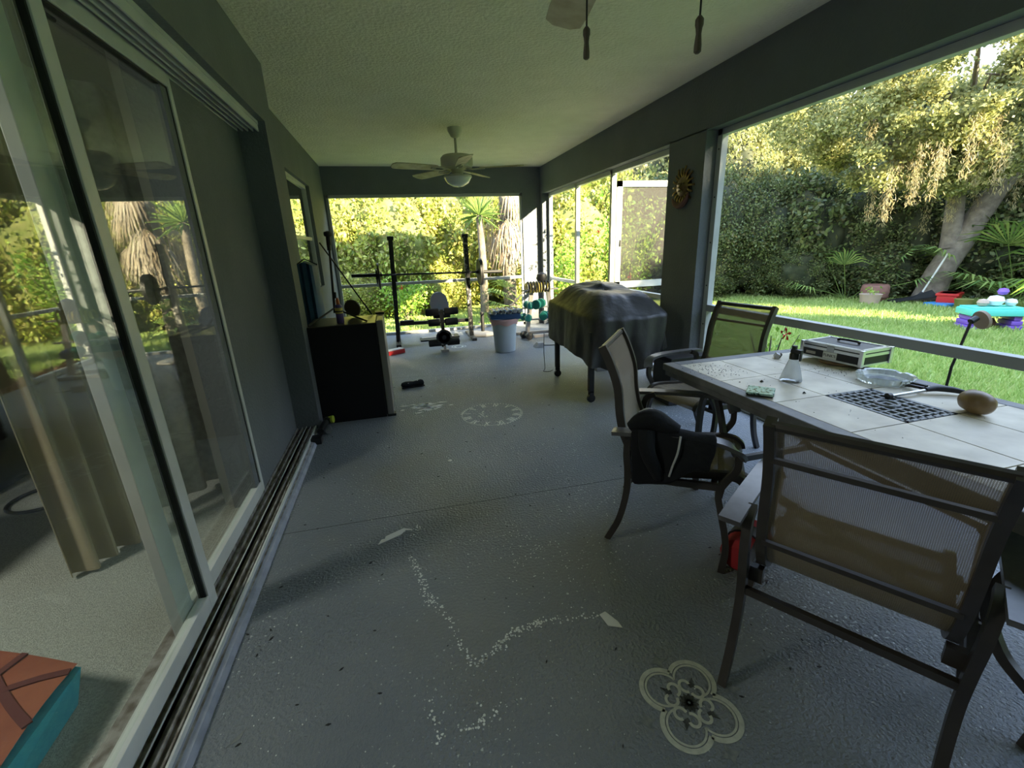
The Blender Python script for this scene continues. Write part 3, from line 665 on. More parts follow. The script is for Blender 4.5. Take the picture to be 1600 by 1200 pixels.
# ------------------------------------------------------------------ patio chairs
D = dict(wa=.259, ya0=-.259, ya1=.216, za=.572, wr=.24, yr=-.279, wf=.301, yf=.207, wb=.193, yt=-.333, zt=.915, zc=.325)
def patio_chair(label, loc, th):
    t = thing('patio_chair', label, 'chair', (loc[0], loc[1], 0), th - PI / 2, 'sling patio chairs around the tiled table')
    W = .198
    prof = smoothpath([(-.333, .915), (-.300, .85), (-.262, .74), (-.248, .62), (-.225, .52), (-.175, .43), (-.10, .385), (.0, .378), (.12, .392), (.22, .398), (.262, .375), (.272, .35)], 4)
    if True:
        P = [Vector((0, p[0], p[1])) for p in [(q.x, q.y) for q in prof]]
    g = [[(x, p.y, p.z) for p in P] for x in (-W, -W / 2, 0, W / 2, W)]
    me = MB().surf(g, .002).build('sling', 'sling', t)
    for s in (-1, 1): MB().bar([(s * (W + .004), p.y, p.z) for p in P], .034, .024, (1, 0, 0)).build('side_frame', 'frame_brown', t)
    MB().tube([(-W, -.330, .905), (W, -.330, .905)], .013, 8).build('top_bar', 'frame_brown', t)
    for y, z in ((-.292, .80), (-.243, .53), (.25, .370)): MB().bar([(-W, y, z), (W, y, z)], .014, .014, (0, 1, 0)).build('crossbar', 'frame_brown', t)
    for s in (-1, 1):
        a = D['wa'] * s; ao = s * .283
        ap = smoothpath([(ao, -.262, .567), (ao, -.15, .575), (ao, .0, .580), (ao, .14, .578), (ao, .205, .555), (a, .232, .51)], 4)
        MB().bar([tuple(p) for p in ap], .058, .016, (0, 0, 1)).build('armrest', 'arm_metal', t)
        fp = smoothpath([(a, .225, .52), (a, .224, .46), (a, .190, .40), (a, .168, .34), (a * 1.05, .185, .26), (s * .285, .215, .12), (s * D['wf'], D['yf'], 0)], 4)
        MB().bar([tuple(p) for p in fp], .026, .022, (1, 0, 0)).build('front_leg', 'frame_brown', t)
        rp = smoothpath([(a * .97, -.150, .572), (a * .96, -.195, .545), (a * .95, -.205, .46), (s * .243, -.198, .37), (s * .240, -.200, .26), (s * .240, -.228, .12), (s * D['wr'], D['yr'], 0)], 4)
        MB().bar([tuple(p) for p in rp], .028, .024, (1, 0, 0)).build('rear_leg', 'frame_brown', t)
        MB().bar([(s * .243, -.198, .352), (s * .25, .0, .356), (s * .262, .175, .372)], .028, .02, (1, 0, 0)).build('side_rail', 'frame_brown', t)
    MB().bar([(-.24, -.198, .315), (.24, -.198, .315)], .022, .018, (0, 1, 0)).build('stretcher', 'frame_brown', t); MB().bar([(-.255, .175, .345), (.255, .175, .345)], .02, .016, (0, 1, 0)).build('stretcher', 'frame_brown', t)
    for s in (-1, 1):
        for y in (-.16, .15): MB().box(s * .215 - .018, s * .215 + .018, y - .012, y + .012, .335, .385).build('bracket', 'frame_brown', t)
    return t
patio_chair('brown sling chair nearest the camera, seen from behind at the table', (1.212, .793), .565)
mid_chair = patio_chair('brown sling chair seen side on with a black shirt over its arm', (1.205, 1.63), -.67)
patio_chair('brown sling chair at the far end of the table by the screen', (1.873, 2.356), 3.329)

# shirt over the arm of the middle chair (local frame of that chair)
def shirt():
    t = thing('shirt', 'black shirt with pale trim draped over the arm of the side on chair', 'shirt', mid_chair.location, mid_chair.rotation_euler.z)
    g = []; r = random.Random(4)
    xs = [(-.085, -.205), (-.075, -.13), (-.055, -.06), (-.035, -.005), (-.012, .014), (.014, .014), (.038, -.005), (.05, -.07), (.058, -.135), (.06, -.185)]
    for i in range(13):
        s = i / 12; y = -.175 + .31 * s; row = []
        for k, (dx, dz) in enumerate(xs):
            drop = 1 + .28 * math.sin(4 * s + 1) * (1 if abs(dz) > .1 else 0)
            row.append((.283 + dx * (1 + .15 * math.sin(9 * s + k)), y + .01 * math.sin(5 * k + 3 * s), .596 + dz * drop + .007 * math.sin(11 * s + 2 * k)))
        g.append(row)
    MB().surf(g, .008).build('body', 'blackcloth', t, subd=1)
    bun = MB()
    bun.tube(smoothpath([(.28, -.19, .595), (.282, -.15, .625), (.284, -.10, .64), (.282, -.05, .62), (.28, .0, .605)], 4), [.022 + .022 * math.sin(PI * i / 16) for i in range(17)], 10)
    bun.tube(smoothpath([(.31, -.12, .60), (.345, -.11, .53), (.345, -.08, .46), (.33, -.06, .41)], 4), [.035 - .001 * i for i in range(13)], 10)
    bun.build('sleeve', 'blackcloth', t)
    MB().tube(smoothpath([(.325, .01, .600), (.350, .005, .54), (.352, -.01, .48), (.348, -.02, .43)], 4), .004, 6).tube(smoothpath([(.255, -.16, .655), (.265, -.12, .678), (.268, -.07, .655)], 4), .005, 6).build('trim', 'pale_trim', t)
shirt()

# red cloth bag beneath the table
t = thing('duffel_bag', 'red and black bag on the floor behind the near chair', 'bag', (1.33, 1.30, 0), .5)
g = MB().lathe([(.01, -.125), (.05, -.12), (.07, -.10), (.075, 0), (.07, .10), (.05, .12), (.01, .125)], 20, (0, 0, .075), 'X'); g.build('body', 'redcloth', t)
MB().lathe([(.077, -.03), (.079, -.03), (.079, .03), (.077, .03)], 20, (0, 0, .079), 'X').build('strap', 'black', t)

# ------------------------------------------------------------------ tiled table
TZ = .70; tx0, tx1, ty0, ty1 = 1.41, 2.145, .40, 1.965
t = thing('patio_table', 'tile topped patio table with dark grey metal frame and centre grate', 'table', (1.78, 1.18, 0))
nx, ny = 3, 5; cw = (tx1 - tx0) / nx; chh = (ty1 - ty0) / ny; b = MB()
for i in range(nx):
    for j in range(ny):
        if i == 1 and j == 2: continue
        b.box(tx0 + i * cw + .002, tx0 + (i + 1) * cw - .002, ty0 + j * chh + .002, ty0 + (j + 1) * chh - .002, TZ - .012, TZ, bev=.0015)
b.build('tile_top', 'tile', t, world=True, smooth=False)
fr = .062
o = MB().box(tx0 - fr, tx0, ty0 - fr, ty1 + fr, TZ - .035, TZ + .001, bev=.005).box(tx1, tx1 + fr, ty0 - fr, ty1 + fr, TZ - .035, TZ + .001, bev=.005).box(tx0, tx1, ty0 - fr, ty0, TZ - .035, TZ + .001, bev=.005).box(tx0, tx1, ty1, ty1 + fr, TZ - .035, TZ + .001, bev=.005)
o.box(tx0 - fr + .012, tx0 - fr + .03, ty0 - fr + .01, ty1 + fr - .01, TZ - .062, TZ - .03).box(tx1 + fr - .03, tx1 + fr - .012, ty0 - fr + .01, ty1 + fr - .01, TZ - .062, TZ - .03).box(tx0, tx1, ty0 - fr + .012, ty0 - fr + .03, TZ - .062, TZ - .03).box(tx0, tx1, ty1 + fr - .03, ty1 + fr - .012, TZ - .062, TZ - .03)
o.build('rim', 'table_frame', t, world=True, smooth=False)
MB().box(tx0, tx1, ty0, ty0 + 2 * chh + .001, TZ - .02, TZ - .011).box(tx0, tx1, ty0 + 3 * chh, ty1, TZ - .02, TZ - .011).box(tx0, tx0 + cw, ty0 + 2 * chh, ty0 + 3 * chh, TZ - .02, TZ - .011).box(tx0 + 2 * cw, tx1, ty0 + 2 * chh, ty0 + 3 * chh, TZ - .02, TZ - .011).build('backing', 'table_frame', t, world=True, smooth=False)
gx0, gx1, gy0, gy1 = tx0 + cw, tx0 + 2 * cw, ty0 + 2 * chh, ty0 + 3 * chh
gr = MB().box(gx0 + .002, gx0 + .016, gy0 + .002, gy1 - .002, TZ - .01, TZ + .001).box(gx1 - .016, gx1 - .002, gy0 + .002, gy1 - .002, TZ - .01, TZ + .001).box(gx0, gx1, gy0 + .002, gy0 + .016, TZ - .01, TZ + .001).box(gx0, gx1, gy1 - .016, gy1 - .002, TZ - .01, TZ + .001)
for k in range(1, 7): x = gx0 + (gx1 - gx0) * k / 7; gr.box(x - .004, x + .004, gy0, gy1, TZ - .010, TZ + .001)
for k in range(1, 9): y = gy0 + (gy1 - gy0) * k / 9; gr.box(gx0, gx1, y - .004, y + .004, TZ - .011, TZ)
gr.tube(arc(((gx0 + gx1) / 2, (gy0 + gy1) / 2), .036, 0, 360, 24, TZ)[:-1], .006, closed=True)
gr.build('grate', 'grate', t, world=True, smooth=False)
MB().box(gx0 + .01, gx1 - .035, gy0 + .01, gy1 - .03, TZ - .024, TZ - .018).build('burner_cover', 'pale_moss', t, world=True, smooth=False)
for sx_ in (0, 1):
    for sy_ in (0, 1):
        x = tx0 + .09 if sx_ == 0 else tx1 - .09; y = ty0 + .10 if sy_ == 0 else ty1 - .14; dx = 1 if sx_ == 0 else -1; dy = 1 if sy_ == 0 else -1
        l = MB()
        l.bar(smoothpath([(x, y, TZ - .05), (x + .0 * dx, y - .05 * dy, .50), (x, y - .06 * dy, .30), (x - .01 * dx, y - .03 * dy, 0)], 5), .030, .02, (1, 0, 0))
        l.bar(smoothpath([(x, y, TZ - .05), (x, y + .07 * dy, .54), (x, y + .13 * dy, .36), (x, y + .08 * dy, .22), (x, y - .02 * dy, .15)], 5), .030, .02, (1, 0, 0))
        l.build('leg', 'frame_brown', t, world=True)
l = MB().bar([(tx0 + .09, ty0 + .2, .25), (tx0 + .09, ty1 - .24, .25)], .03, .022, (1, 0, 0)).bar([(tx1 - .09, ty0 + .2, .25), (tx1 - .09, ty1 - .24, .25)], .03, .022, (1, 0, 0)).bar([(tx0 + .09, ty0 + .24, .25), (tx1 - .09, ty0 + .24, .25)], .03, .022, (0, 1, 0)).bar([(tx0 + .09, ty1 - .28, .25), (tx1 - .09, ty1 - .28, .25)], .03, .022, (0, 1, 0))
l.build('stretcher', 'frame_brown', t, world=True)
# debris on the table
b = MB(); r = random.Random(12)
def crumb(x, y, s):
    a0 = r.uniform(0, 6); b.add([(x + s * math.cos(a0 + k * 2.1) * r.uniform(.6, 1), y + s * math.sin(a0 + k * 2.1) * r.uniform(.6, 1), TZ + .0015) for k in range(3)] + [(x, y, TZ + .0015 + s * .8)], [(0, 1, 2), (0, 1, 3), (1, 2, 3), (2, 0, 3)])
for _ in range(150): crumb(1.50 + r.gauss(0, .06), 1.80 + r.gauss(0, .07), r.uniform(.0012, .0045))
for _ in range(90): crumb(r.uniform(1.42, 2.13), r.uniform(.9, 1.95), r.uniform(.0008, .003))
for _ in range(80): crumb(2.0 + r.gauss(0, .05), 1.58 + r.gauss(0, .08), r.uniform(.001, .004))
crumb(1.563, 1.572, .012); crumb(1.60, 1.385, .010); crumb(1.47, 1.60, .006)
tag(b.build('debris', 'iron', smooth=False), 'dark crumbs and dirt specks scattered over the table tiles', 'debris', kind='stuff')
# glass mosaic coaster
t = thing('mosaic_coaster', 'square greenish mosaic glass dish overhanging the left table edge', 'coaster', (1.438, 1.445, TZ + .001), .75)
MB().box(-.052, .052, -.052, .052, .006, .016, bev=.004).build('dish', 'mosaic', t, smooth=False); MB().box(-.048, .048, -.048, .048, 0, .006).build('base', 'black', t, smooth=False)
# spray bottle
t = thing('spray_bottle', 'clear conical plastic bottle with black nozzle, standing on the tiles', 'bottle', (1.685, 1.535, TZ), .3)
MB().lathe([(.030, 0), (.043, .003), (.045, .010), (.036, .045), (.024, .085), (.017, .105), (.015, .112)], 24).build('bottle', 'clear', t)
MB().lathe([(.019, .105), (.019, .128), (.014, .135)], 16).box(-.012, .012, -.030, .014, .133, .150, bev=.003).box(-.006, .006, -.03, -.024, .10, .135).box(-.01, .01, -.005, .012, .148, .166, bev=.003).build('nozzle', 'black', t)
# aluminium case
t = thing('hard_case', 'small aluminium edged black hard case near the far table edge', 'case', (2.185, 1.705, TZ + .018), math.radians(95))
cl, cwid, chg = .30, .20, .078
MB().box(-cl / 2, cl / 2, -cwid / 2, cwid / 2, 0, chg, bev=.004).build('body', 'black', t, smooth=False)
e = MB()
for z0, z1 in ((0, .009), (.046, .060), (.066, .080)):
    for y in (-cwid / 2, cwid / 2): e.box(-cl / 2 - .002, cl / 2 + .002, y - .003, y + .003, z0, z1)
    for x in (-cl / 2, cl / 2): e.box(x - .003, x + .003, -cwid / 2, cwid / 2, z0, z1)
for x in (-1, 1):
    for y in (-1, 1): e.box(x * cl / 2 - .009, x * cl / 2 + .009, y * cwid / 2 - .009, y * cwid / 2 + .009, -.001, .081, bev=.003)
for x in (-1, 1): e.box(x * (cl / 2 - .012) - .006, x * (cl / 2 - .012) + .006, -cwid / 2, cwid / 2, .078, .081)
for y in (-1, 1): e.box(-cl / 2, cl / 2, y * (cwid / 2 - .012) - .006, y * (cwid / 2 - .012) + .006, .078, .081)
e.build('edge_trim', 'chrome', t, smooth=False)
MB().box(-.018, .018, cwid / 2, cwid / 2 + .006, .045, .075, bev=.002).build('latch', 'steel', t, smooth=False)
bd = MB().box(-.034, .034, cwid / 2, cwid / 2 + .0045, .010, .044, bev=.001).build('badge', 'chip', t, smooth=False)
text_mesh("FUNK'S", .019, 'lettering', 'black', Matrix.Translation((0, cwid / 2 + .005, .026)) @ Matrix.Rotation(PI, 4, 'Z') @ Matrix.Rotation(PI / 2, 4, 'X'), bd, .0004)
MB().box(.075, .125, cwid / 2, cwid / 2 + .0035, .018, .032).build('name_plate', 'pale_metal', t, smooth=False)
MB().tube(smoothpath([(-.05, -.02, .081), (-.045, -.02, .092), (.045, -.02, .092), (.05, -.02, .081)], 4), .006, 8).build('handle', 'black', t)
t = tag(MB().lathe([(.10, 0), (.12, .004), (.12, .013), (.10, .017)], 28, (2.185, 1.70, TZ + .0005), sq=.8).build('tray', 'jug'), 'flat tan trivet beneath the aluminium case on the table', 'trivet')
# ashtray
t = thing('ashtray', 'round cut glass ashtray with scalloped rim beside the aluminium case', 'ashtray', (2.035, 1.385, TZ + .0005))
prof = [(.075, 0), (.092, .004), (.098, .016), (.104, .034), (.100, .037), (.090, .034), (.080, .014), (.02, .010), (.0, .010)]
n = 48; vs = []
for r0, z in prof:
    for j in range(n):
        k = 1 + (.022 if j % 2 else -.012) * (1 if r0 > .08 else 0); zz = z - (.006 if (j % 12 in (0, 1)) and z > .03 else 0)
        vs.append((r0 * k * math.cos(2 * PI * j / n), r0 * k * math.sin(2 * PI * j / n), zz))
b = MB(); kk = len(prof)
b.add(vs, [(i * n + j, i * n + (j + 1) % n, (i + 1) * n + (j + 1) % n, (i + 1) * n + j) for i in range(kk - 1) for j in range(n)] + [tuple(range(n))[::-1]])
b.build('dish', 'cut_glass', t, angle=20)
MB().lathe([(.0, .0115), (.05, .012), (.055, .0125)], 20).build('ash', 'stencil_f', t)
# barbecue/pick tool with black grip
t = thing('hand_tool', 'steel shafted hand tool with black pistol grip lying across the grate', 'tool', (1.95, 1.20, TZ))
MB().tube([(1.838, 1.222, TZ + .010), (2.035, 1.215, TZ + .016)], .0065, 10).build('shaft', 'steel', t, world=True)
MB().lathe([(.006, -.012), (.012, -.008), (.012, .010), (.006, .014)], 12, (1.836, 1.222, TZ + .012), 'X').build('tip', 'iron', t, world=True)
MB().tube(smoothpath([(2.02, 1.215, TZ + .018), (2.06, 1.205, TZ + .022), (2.10, 1.18, TZ + .020), (2.125, 1.150, TZ + .015)], 4), [.009 + .004 * math.sin(PI * i / 12) for i in range(13)], 10).tube(smoothpath([(2.025, 1.222, TZ + .02), (2.03, 1.27, TZ + .016), (2.02, 1.30, TZ + .014)], 4), .007, 8).tube([(2.04, 1.225, TZ + .026), (2.045, 1.29, TZ + .024)], .006, 8).build('grip', 'black', t, world=True)
# turned wooden ball / mallet head
t = thing('wooden_gourd', 'round brown turned wooden vessel lying on its side on the table', 'vessel', (1.955, 1.015, TZ + .041))
R = Matrix.Rotation(math.radians(-112), 3, 'Z') @ Matrix.Rotation(math.radians(90), 3, 'Y')
MB().lathe([(.0, -.050), (.012, -.050), (.016, -.046), (.028, -.046), (.038, -.030), (.041, -.005), (.040, .02), (.032, .042), (.018, .052), (.0, .054)], 28, (0, 0, 0), 'Z', rot=R).build('body', 'jug', t)
# little clip box
t = thing('binder_clip', 'small silver and black metal clip near the far table corner', 'clip', (1.955, 1.885, TZ + .001), .9)
MB().box(-.018, .018, -.014, .014, 0, .024, rot=Matrix.Rotation(.5, 3, 'X')).build('body', 'pale_trim', t, smooth=False); MB().box(-.020, .020, -.015, -.012, .004, .026, rot=Matrix.Rotation(.5, 3, 'X')).build('face', 'black', t, smooth=False)
MB().tube([(.02, 0, .004), (.04, .01, .002)], .003, 6).build('lever', 'label_y', t)

# ------------------------------------------------------------------ covered grill
t = thing('grill', 'barbecue grill under a wrinkled black vinyl cover, on castors', 'grill', (1.9, 3.9, 0))
cx, cy, hx, hy = 1.90, 3.90, .385, .625
NA = 140; rows = []
def rr(a, hx, hy, p):
    c, s = math.cos(a), math.sin(a); k = (abs(c) ** p + abs(s) ** p) ** (-1 / p); return c * k * hx, s * k * hy
lv = [(0.0, 1.00), (.15, 1.01), (.30, 1.01), (.5, 1.0), (.7, 1.0), (.85, 1.0), (.95, .99), (1.0, .965)]
for li in range(22):
    tt_ = li / 21; row = []
    for k in range(NA):
        a = 2 * PI * k / NA; x, y = rr(a, hx, hy, 6)
        hem = .36 + .07 * math.cos(2 * a + .5) - .055 * math.exp(-((a - PI * .92) / .35) ** 2) + .05 * math.exp(-((a - PI * 1.62) / .3) ** 2) * 0 - .04 * math.exp(-((a - PI * 1.45) / .25) ** 2)
        sh = .765 + .03 * math.sin(a)
        if tt_ <= .62:
            q = tt_ / .62; z = hem + (sh - hem) * q; sc_ = 1.0 + .03 * (1 - q)
            w_ = (noise.noise(Vector((math.cos(a) * 5, math.sin(a) * 5, z * 2.2))) * .030 + .020 * math.sin(14 * a + 3 * math.sin(3 * a)) * (1 - q)) * (.35 + .65 * (1 - q))
        else:
            q = (tt_ - .62) / .38; sc_ = 1 - q * .97; z = sh + (.165 * (math.sin(min(1, q * 2.0) * PI / 2) ** 1.4)) - .0; w_ = 0
            z += .030 * noise.noise(Vector((x * sc_ * 5 + 3, y * sc_ * 5, 1.3))) + .010 * noise.noise(Vector((x * sc_ * 14, y * sc_ * 14, 5)))
            ys = y * sc_
            if ys > .42: z -= (ys - .42) * .5
        f = sc_ + w_ / max(hx, hy) * 2
        row.append((cx + x * f + (w_ * .3), cy + y * f, z))
    rows.append(row)
b = MB(); vs = [p for r0 in rows for p in r0]; nr = len(rows)
b.add(vs, [(i * NA + j, i * NA + (j + 1) % NA, (i + 1) * NA + (j + 1) % NA, (i + 1) * NA + j) for i in range(nr - 1) for j in range(NA)] + [tuple(range((nr - 1) * NA, nr * NA))])
b.build('cover', 'cover', t, world=True, subd=1, angle=60)
for (x, y) in ((1.545, 3.372), (1.552, 4.23), (2.20, 3.372), (2.2, 4.23)):
    l = MB().box(x - .022, x + .022, y - .022, y + .022, .10, .62, bev=.003).build('leg', 'iron', t, world=True, smooth=False)
    MB().lathe([(.012, -.014), (.036, -.012), (.036, .012), (.012, .014)], 20, (x, y - .006, .036), 'Y').box(x - .02, x + .02, y - .024, y - .018, .03, .10).box(x - .02, x + .02, y + .006, y + .012, .03, .10).box(x - .02, x + .02, y - .024, y + .012, .092, .10).build('castor', 'black', l, world=True, smooth=True)
MB().box(1.55, 2.2, 3.38, 4.22, .44, .60).build('firebox', 'iron', t, world=True, smooth=False)
MB().box(1.55, 2.2, 3.36, 3.385, .40, .43).box(1.55, 2.2, 4.215, 4.24, .40, .43).build('lower_frame', 'iron', t, world=True, smooth=False)
t = thing('grease_pan', 'shallow steel pan hanging under the covered grill', 'pan', (1.78, 4.0, .40))
MB().lathe([(.03, -.15), (.10, -.14), (.13, -.12), (.134, -.115)], 24).build('bowl', 'steel', t); MB().tube([(0, .0, -.13), (0, 0, .05)], .003, 6).build('hanger', 'iron', t)
tag(MB().box(2.0, 2.14, 4.22, 4.36, 0, .10, bev=.006).build('plastic_tub', 'clear', smooth=False), 'small clear plastic tub on the floor under the grill', 'tub')
tag(MB().tube(smoothpath([(1.50, 4.50, .42), (1.495, 4.50, .2), (1.50, 4.49, .03), (1.47, 4.45, .006), (1.53, 4.42, .006), (1.58, 4.46, .006)], 6), .0035, 6).build('power_cord', 'iron'), 'thin black cord hanging from the covered grill to the floor', 'cord')
tag(MB().tube(smoothpath([(1.80, 5.75, .02), (1.92, 5.7, .006), (2.05, 5.66, .006)], 5), .005, 6).build('cord', 'iron'), 'short black cord on the floor behind the covered grill', 'cord')
tag(MB().add([(1.74, 5.60, 0), (1.86, 5.60, 0), (1.86, 5.72, 0), (1.74, 5.72, 0), (1.79, 5.62, .06), (1.86, 5.61, .065), (1.86, 5.71, .065), (1.79, 5.70, .06)], [(0, 1, 2, 3), (4, 5, 6, 7), (0, 1, 5, 4), (1, 2, 6, 5), (2, 3, 7, 6), (3, 0, 4, 7)]).build('door_wedge', 'grey_conc', smooth=False), 'small grey wedge on the floor left of the covered grill', 'wedge')
t = thing('storage_box', 'dark box on the floor between the pillar and the far chair', 'box', (2.27, 3.17, 0))
MB().box(-.17, .17, -.13, .13, 0, .40, bev=.008).build('body', 'dark_wood', t, smooth=False); MB().box(-.175, .175, -.135, .135, .37, .41, bev=.004).build('lid', 'black', t, smooth=False)

# ------------------------------------------------------------------ sun face plaque on the pillar
t = thing('sun_plaque', 'bronze sun face plaque with crescent moon hung on the pillar', 'plaque', (XR, 3.585, 1.765))
MB().lathe([(.075, 0), (.08, -.012), (.07, -.022), (.0, -.032)], 28, (0, 0, 0), 'X').build('face', 'sunface', t)
ry = MB()
for k in range(18):
    a = 2 * PI * k / 18; c, s = math.cos(a), math.sin(a); L_ = .155 if k % 2 else .14
    ry.bar([(-.010, c * .072, s * .072 * 1.05), (-.018, c * .11, s * .11 * 1.05), (-.006, c * L_, s * L_ * 1.05)], .016, .007, (1, 0, 0))
ry.build('ray', 'sunface', t)
MB().lathe([(.11, 0), (.112, -.006), (.0, -.006)], 28, (0, 0, 0), 'X').build('backplate', 'iron', t)
MB().bar([(-.03, -.005, .03), (-.048, 0, -.01), (-.03, 0, -.02)], .014, .012, (1, 0, 0)).tube([(-.03, -.03, -.035), (-.036, 0, -.042), (-.03, .03, -.035)], .006, 6).tube([(-.03, -.045, .022), (-.034, -.022, .026)], .006, 6).tube([(-.03, .045, .022), (-.034, .022, .026)], .006, 6).build('features', 'sunface', t)
pts = [(-.02, .12 * math.cos(math.radians(a)) + .02, .115 * math.sin(math.radians(a)) - .035) for a in range(190, 345, 12)]
MB().tube(pts, [.006 + .022 * math.sin(PI * i / (len(pts) - 1)) for i in range(len(pts))], 8).build('crescent', 'terra', t)

# ------------------------------------------------------------------ refrigerator and what stands on it
t = thing('mini_refrigerator', 'small black refrigerator, side towards the camera, beside the door pier', 'refrigerator', (-.43, 3.87, 0))
MB().box(-.715, -.195, 3.64, 4.12, .0, .795, bev=.006).build('body', 'fridge', t, world=True, smooth=False)
MB().box(-.712, -.15, 3.645, 4.12, .795, .80).build('top', 'fridge_top', t, world=True, smooth=False)
dd = MB().box(-.185, -.135, 3.64, 4.12, .02, .815, bev=.006).build('door', 'fridge_door', t, world=True, smooth=False)
MB().box(-.195, -.185, 3.65, 4.11, .02, .80).build('gasket', 'seal', dd, world=True, smooth=False)
MB().box(-.19, -.12, 3.64, 3.70, .0, .02).build('foot', 'black', dd, world=True, smooth=False); MB().box(-.20, -.128, 4.0, 4.10, .815, .835).build('hinge', 'black', dd, world=True, smooth=False)
t = thing('tripod_stand', 'black folding tripod pole with round head standing on the refrigerator', 'tripod', (-.52, 3.93, .80))
MB().tube([(-.52, 3.95, .86), (-.485, 3.97, 1.42)], [.011, .009], 10).build('pole', 'iron', t, world=True)
MB().tube([(-.505, 3.96, .98), (-.50, 3.96, 1.03)], .015, 10).build('collar', 'iron', t, world=True); MB().tube([(-.489, 3.965, 1.36), (-.488, 3.965, 1.40)], .016, 10).build('collar', 'iron', t, world=True)
MB().tube([(-.486, 3.97, 1.40), (-.483, 3.97, 1.47)], .019, 12).build('neck', 'iron', t, world=True)
MB().lathe([(.006, .0), (.030, .008), (.034, .024), (.030, .04), (.006, .048)], 16, (-.482, 3.97, 1.462)).build('head', 'iron', t, world=True)
for p in ((-.69, 3.68, .806), (-.26, 3.72, .806), (-.50, 4.10, .806)):
    MB().tube([(-.52, 3.95, .90), p], .0075, 8).build('leg', 'iron', t, world=True)
tag(MB().tube([(-.600, 4.30, 1.43), (-.235, 4.105, .805)], .0065, 8).build('walking_stick', 'iron'), 'thin black stick leaning diagonally over the refrigerator', 'stick')
t = thing('spray_can', 'purple aerosol can with yellow band and orange cap on the refrigerator', 'spray can', (-.462, 3.76, .80))
MB().lathe([(.026, 0), (.029, .004), (.029, .13), (.024, .145), (.012, .15)], 24).build('can', 'purple', t)
MB().lathe([(.0295, .078), (.0297, .079), (.0297, .122), (.0295, .123)], 24).build('label', 'label_y', t)
MB().lathe([(.0298, .090), (.0298, .100)], 24).build('stripe', 'black', t)
MB().lathe([(.014, .148), (.014, .175), (.010, .19), (.006, .20)], 16).build('cap', 'orange', t)
t = thing('round_basket', 'brown disc shaped basket lid propped behind the spray can', 'basket', (-.385, 4.06, .88))
R = Matrix.Rotation(math.radians(-78), 3, 'X') @ Matrix.Rotation(.35, 3, 'Y')
MB().lathe([(.0, .0), (.03, .012), (.05, .006), (.068, .012), (.074, 0), (.07, -.012), (.0, -.012)], 28, rot=R).build('disc', 'wood', t)

# blue folded canopy behind the refrigerator against the far wall
t = thing('folded_canopy', 'tall folded blue canopy cloth leaning on the wall below the window', 'canopy', (-.78, 4.42, 0))
sec = [(-.855, 4.33), (-.835, 4.30), (-.80, 4.315), (-.775, 4.29), (-.74, 4.305), (-.712, 4.285), (-.69, 4.31), (-.665, 4.40), (-.675, 4.50), (-.72, 4.56), (-.80, 4.56), (-.86, 4.50)]
g = []
for z, s in ((.0, 1.0), (.3, 1.02), (.6, 1.0), (.9, .98), (1.15, .96), (1.235, .93)):
    g.append([(-.77 + (x + .77) * s, 4.42 + (y - 4.42) * s + .008 * math.sin(z * 9 + k), z + (.04 * (1 - abs(x + .765) / .10) if z > 1.2 else 0)) for k, (x, y) in enumerate(sec)])
n = len(sec); b = MB(); b.add([p for r0 in g for p in r0] + [(-.765, 4.43, 1.285)], [(i * n + j, i * n + (j + 1) % n, (i + 1) * n + (j + 1) % n, (i + 1) * n + j) for i in range(5) for j in range(n)] + [((5 * n) + j, 5 * n + (j + 1) % n, 6 * n) for j in range(n)])
b.build('cloth', 'blue_cloth', t, world=True, angle=25)
MB().tube([(-.86, 4.44, 1.24), (-.765, 4.41, 1.30), (-.67, 4.44, 1.245)], .006, 6).build('top_bar', 'dark_wood', t, world=True)

# drill and the bits near the fridge
t = thing('cordless_drill', 'black and lime cordless drill lying by the refrigerator corner', 'drill', (-.635, 3.42, .035), 0)
MB().tube([(-.02, .11, .04), (.035, .10, .045)], [.024, .030], 14).build('motor_cap', 'yellow', t)
MB().tube([(-.035, .105, .04), (-.02, .11, .04), (.02, .10, .043)], [.018, .026, .027], 14).tube([(-.02, .08, .035), (-.04, .0, .02), (-.045, -.05, .01)], [.024, .022, .026], 12).build('body', 'iron', t)
MB().tube([(.0, .05, .0), (.01, -.02, -.005)], [.02, .026], 12).build('chuck', 'steel', t)
MB().box(-.095, -.02, -.20, -.11, -.033, .015, bev=.008).build('battery', 'black', t)
t = thing('slipper', 'black slipper lying upside down on the floor past the refrigerator', 'slipper', (.05, 4.42, .0), .15)
MB().lathe([(.004, -.115), (.028, -.105), (.040, -.07), (.036, -.02), (.030, .01), (.036, .05), (.044, .085), (.034, .11), (.004, .12)], 18, (0, 0, .035), 'X', sq=.8).build('upper', 'blackcloth', t)
MB().prism([(-.11, -.02), (-.09, -.035), (-.03, -.03), (.03, -.028), (.09, -.04), (.12, -.02), (.12, .02), (.09, .04), (.03, .028), (-.03, .03), (-.09, .035), (-.11, .02)], 0, .012).build('sole', 'black', t, smooth=False)
for p in ((-.045, -.03, .055), (.05, -.025, .07)):
    MB().lathe([(.0, -.004), (.006, 0), (.0, .004)], 8, p).build('button', 'pale_trim', t)
t = thing('tool_tray', 'red and white tray on the floor at the left rack foot', 'tray', (-.12, 6.08, 0), .5)
MB().box(-.13, .13, -.06, .06, 0, .055, bev=.006).build('box', 'red', t, smooth=False); MB().box(-.12, .12, -.05, .05, .055, .062).build('lid', 'chip', t, smooth=False)

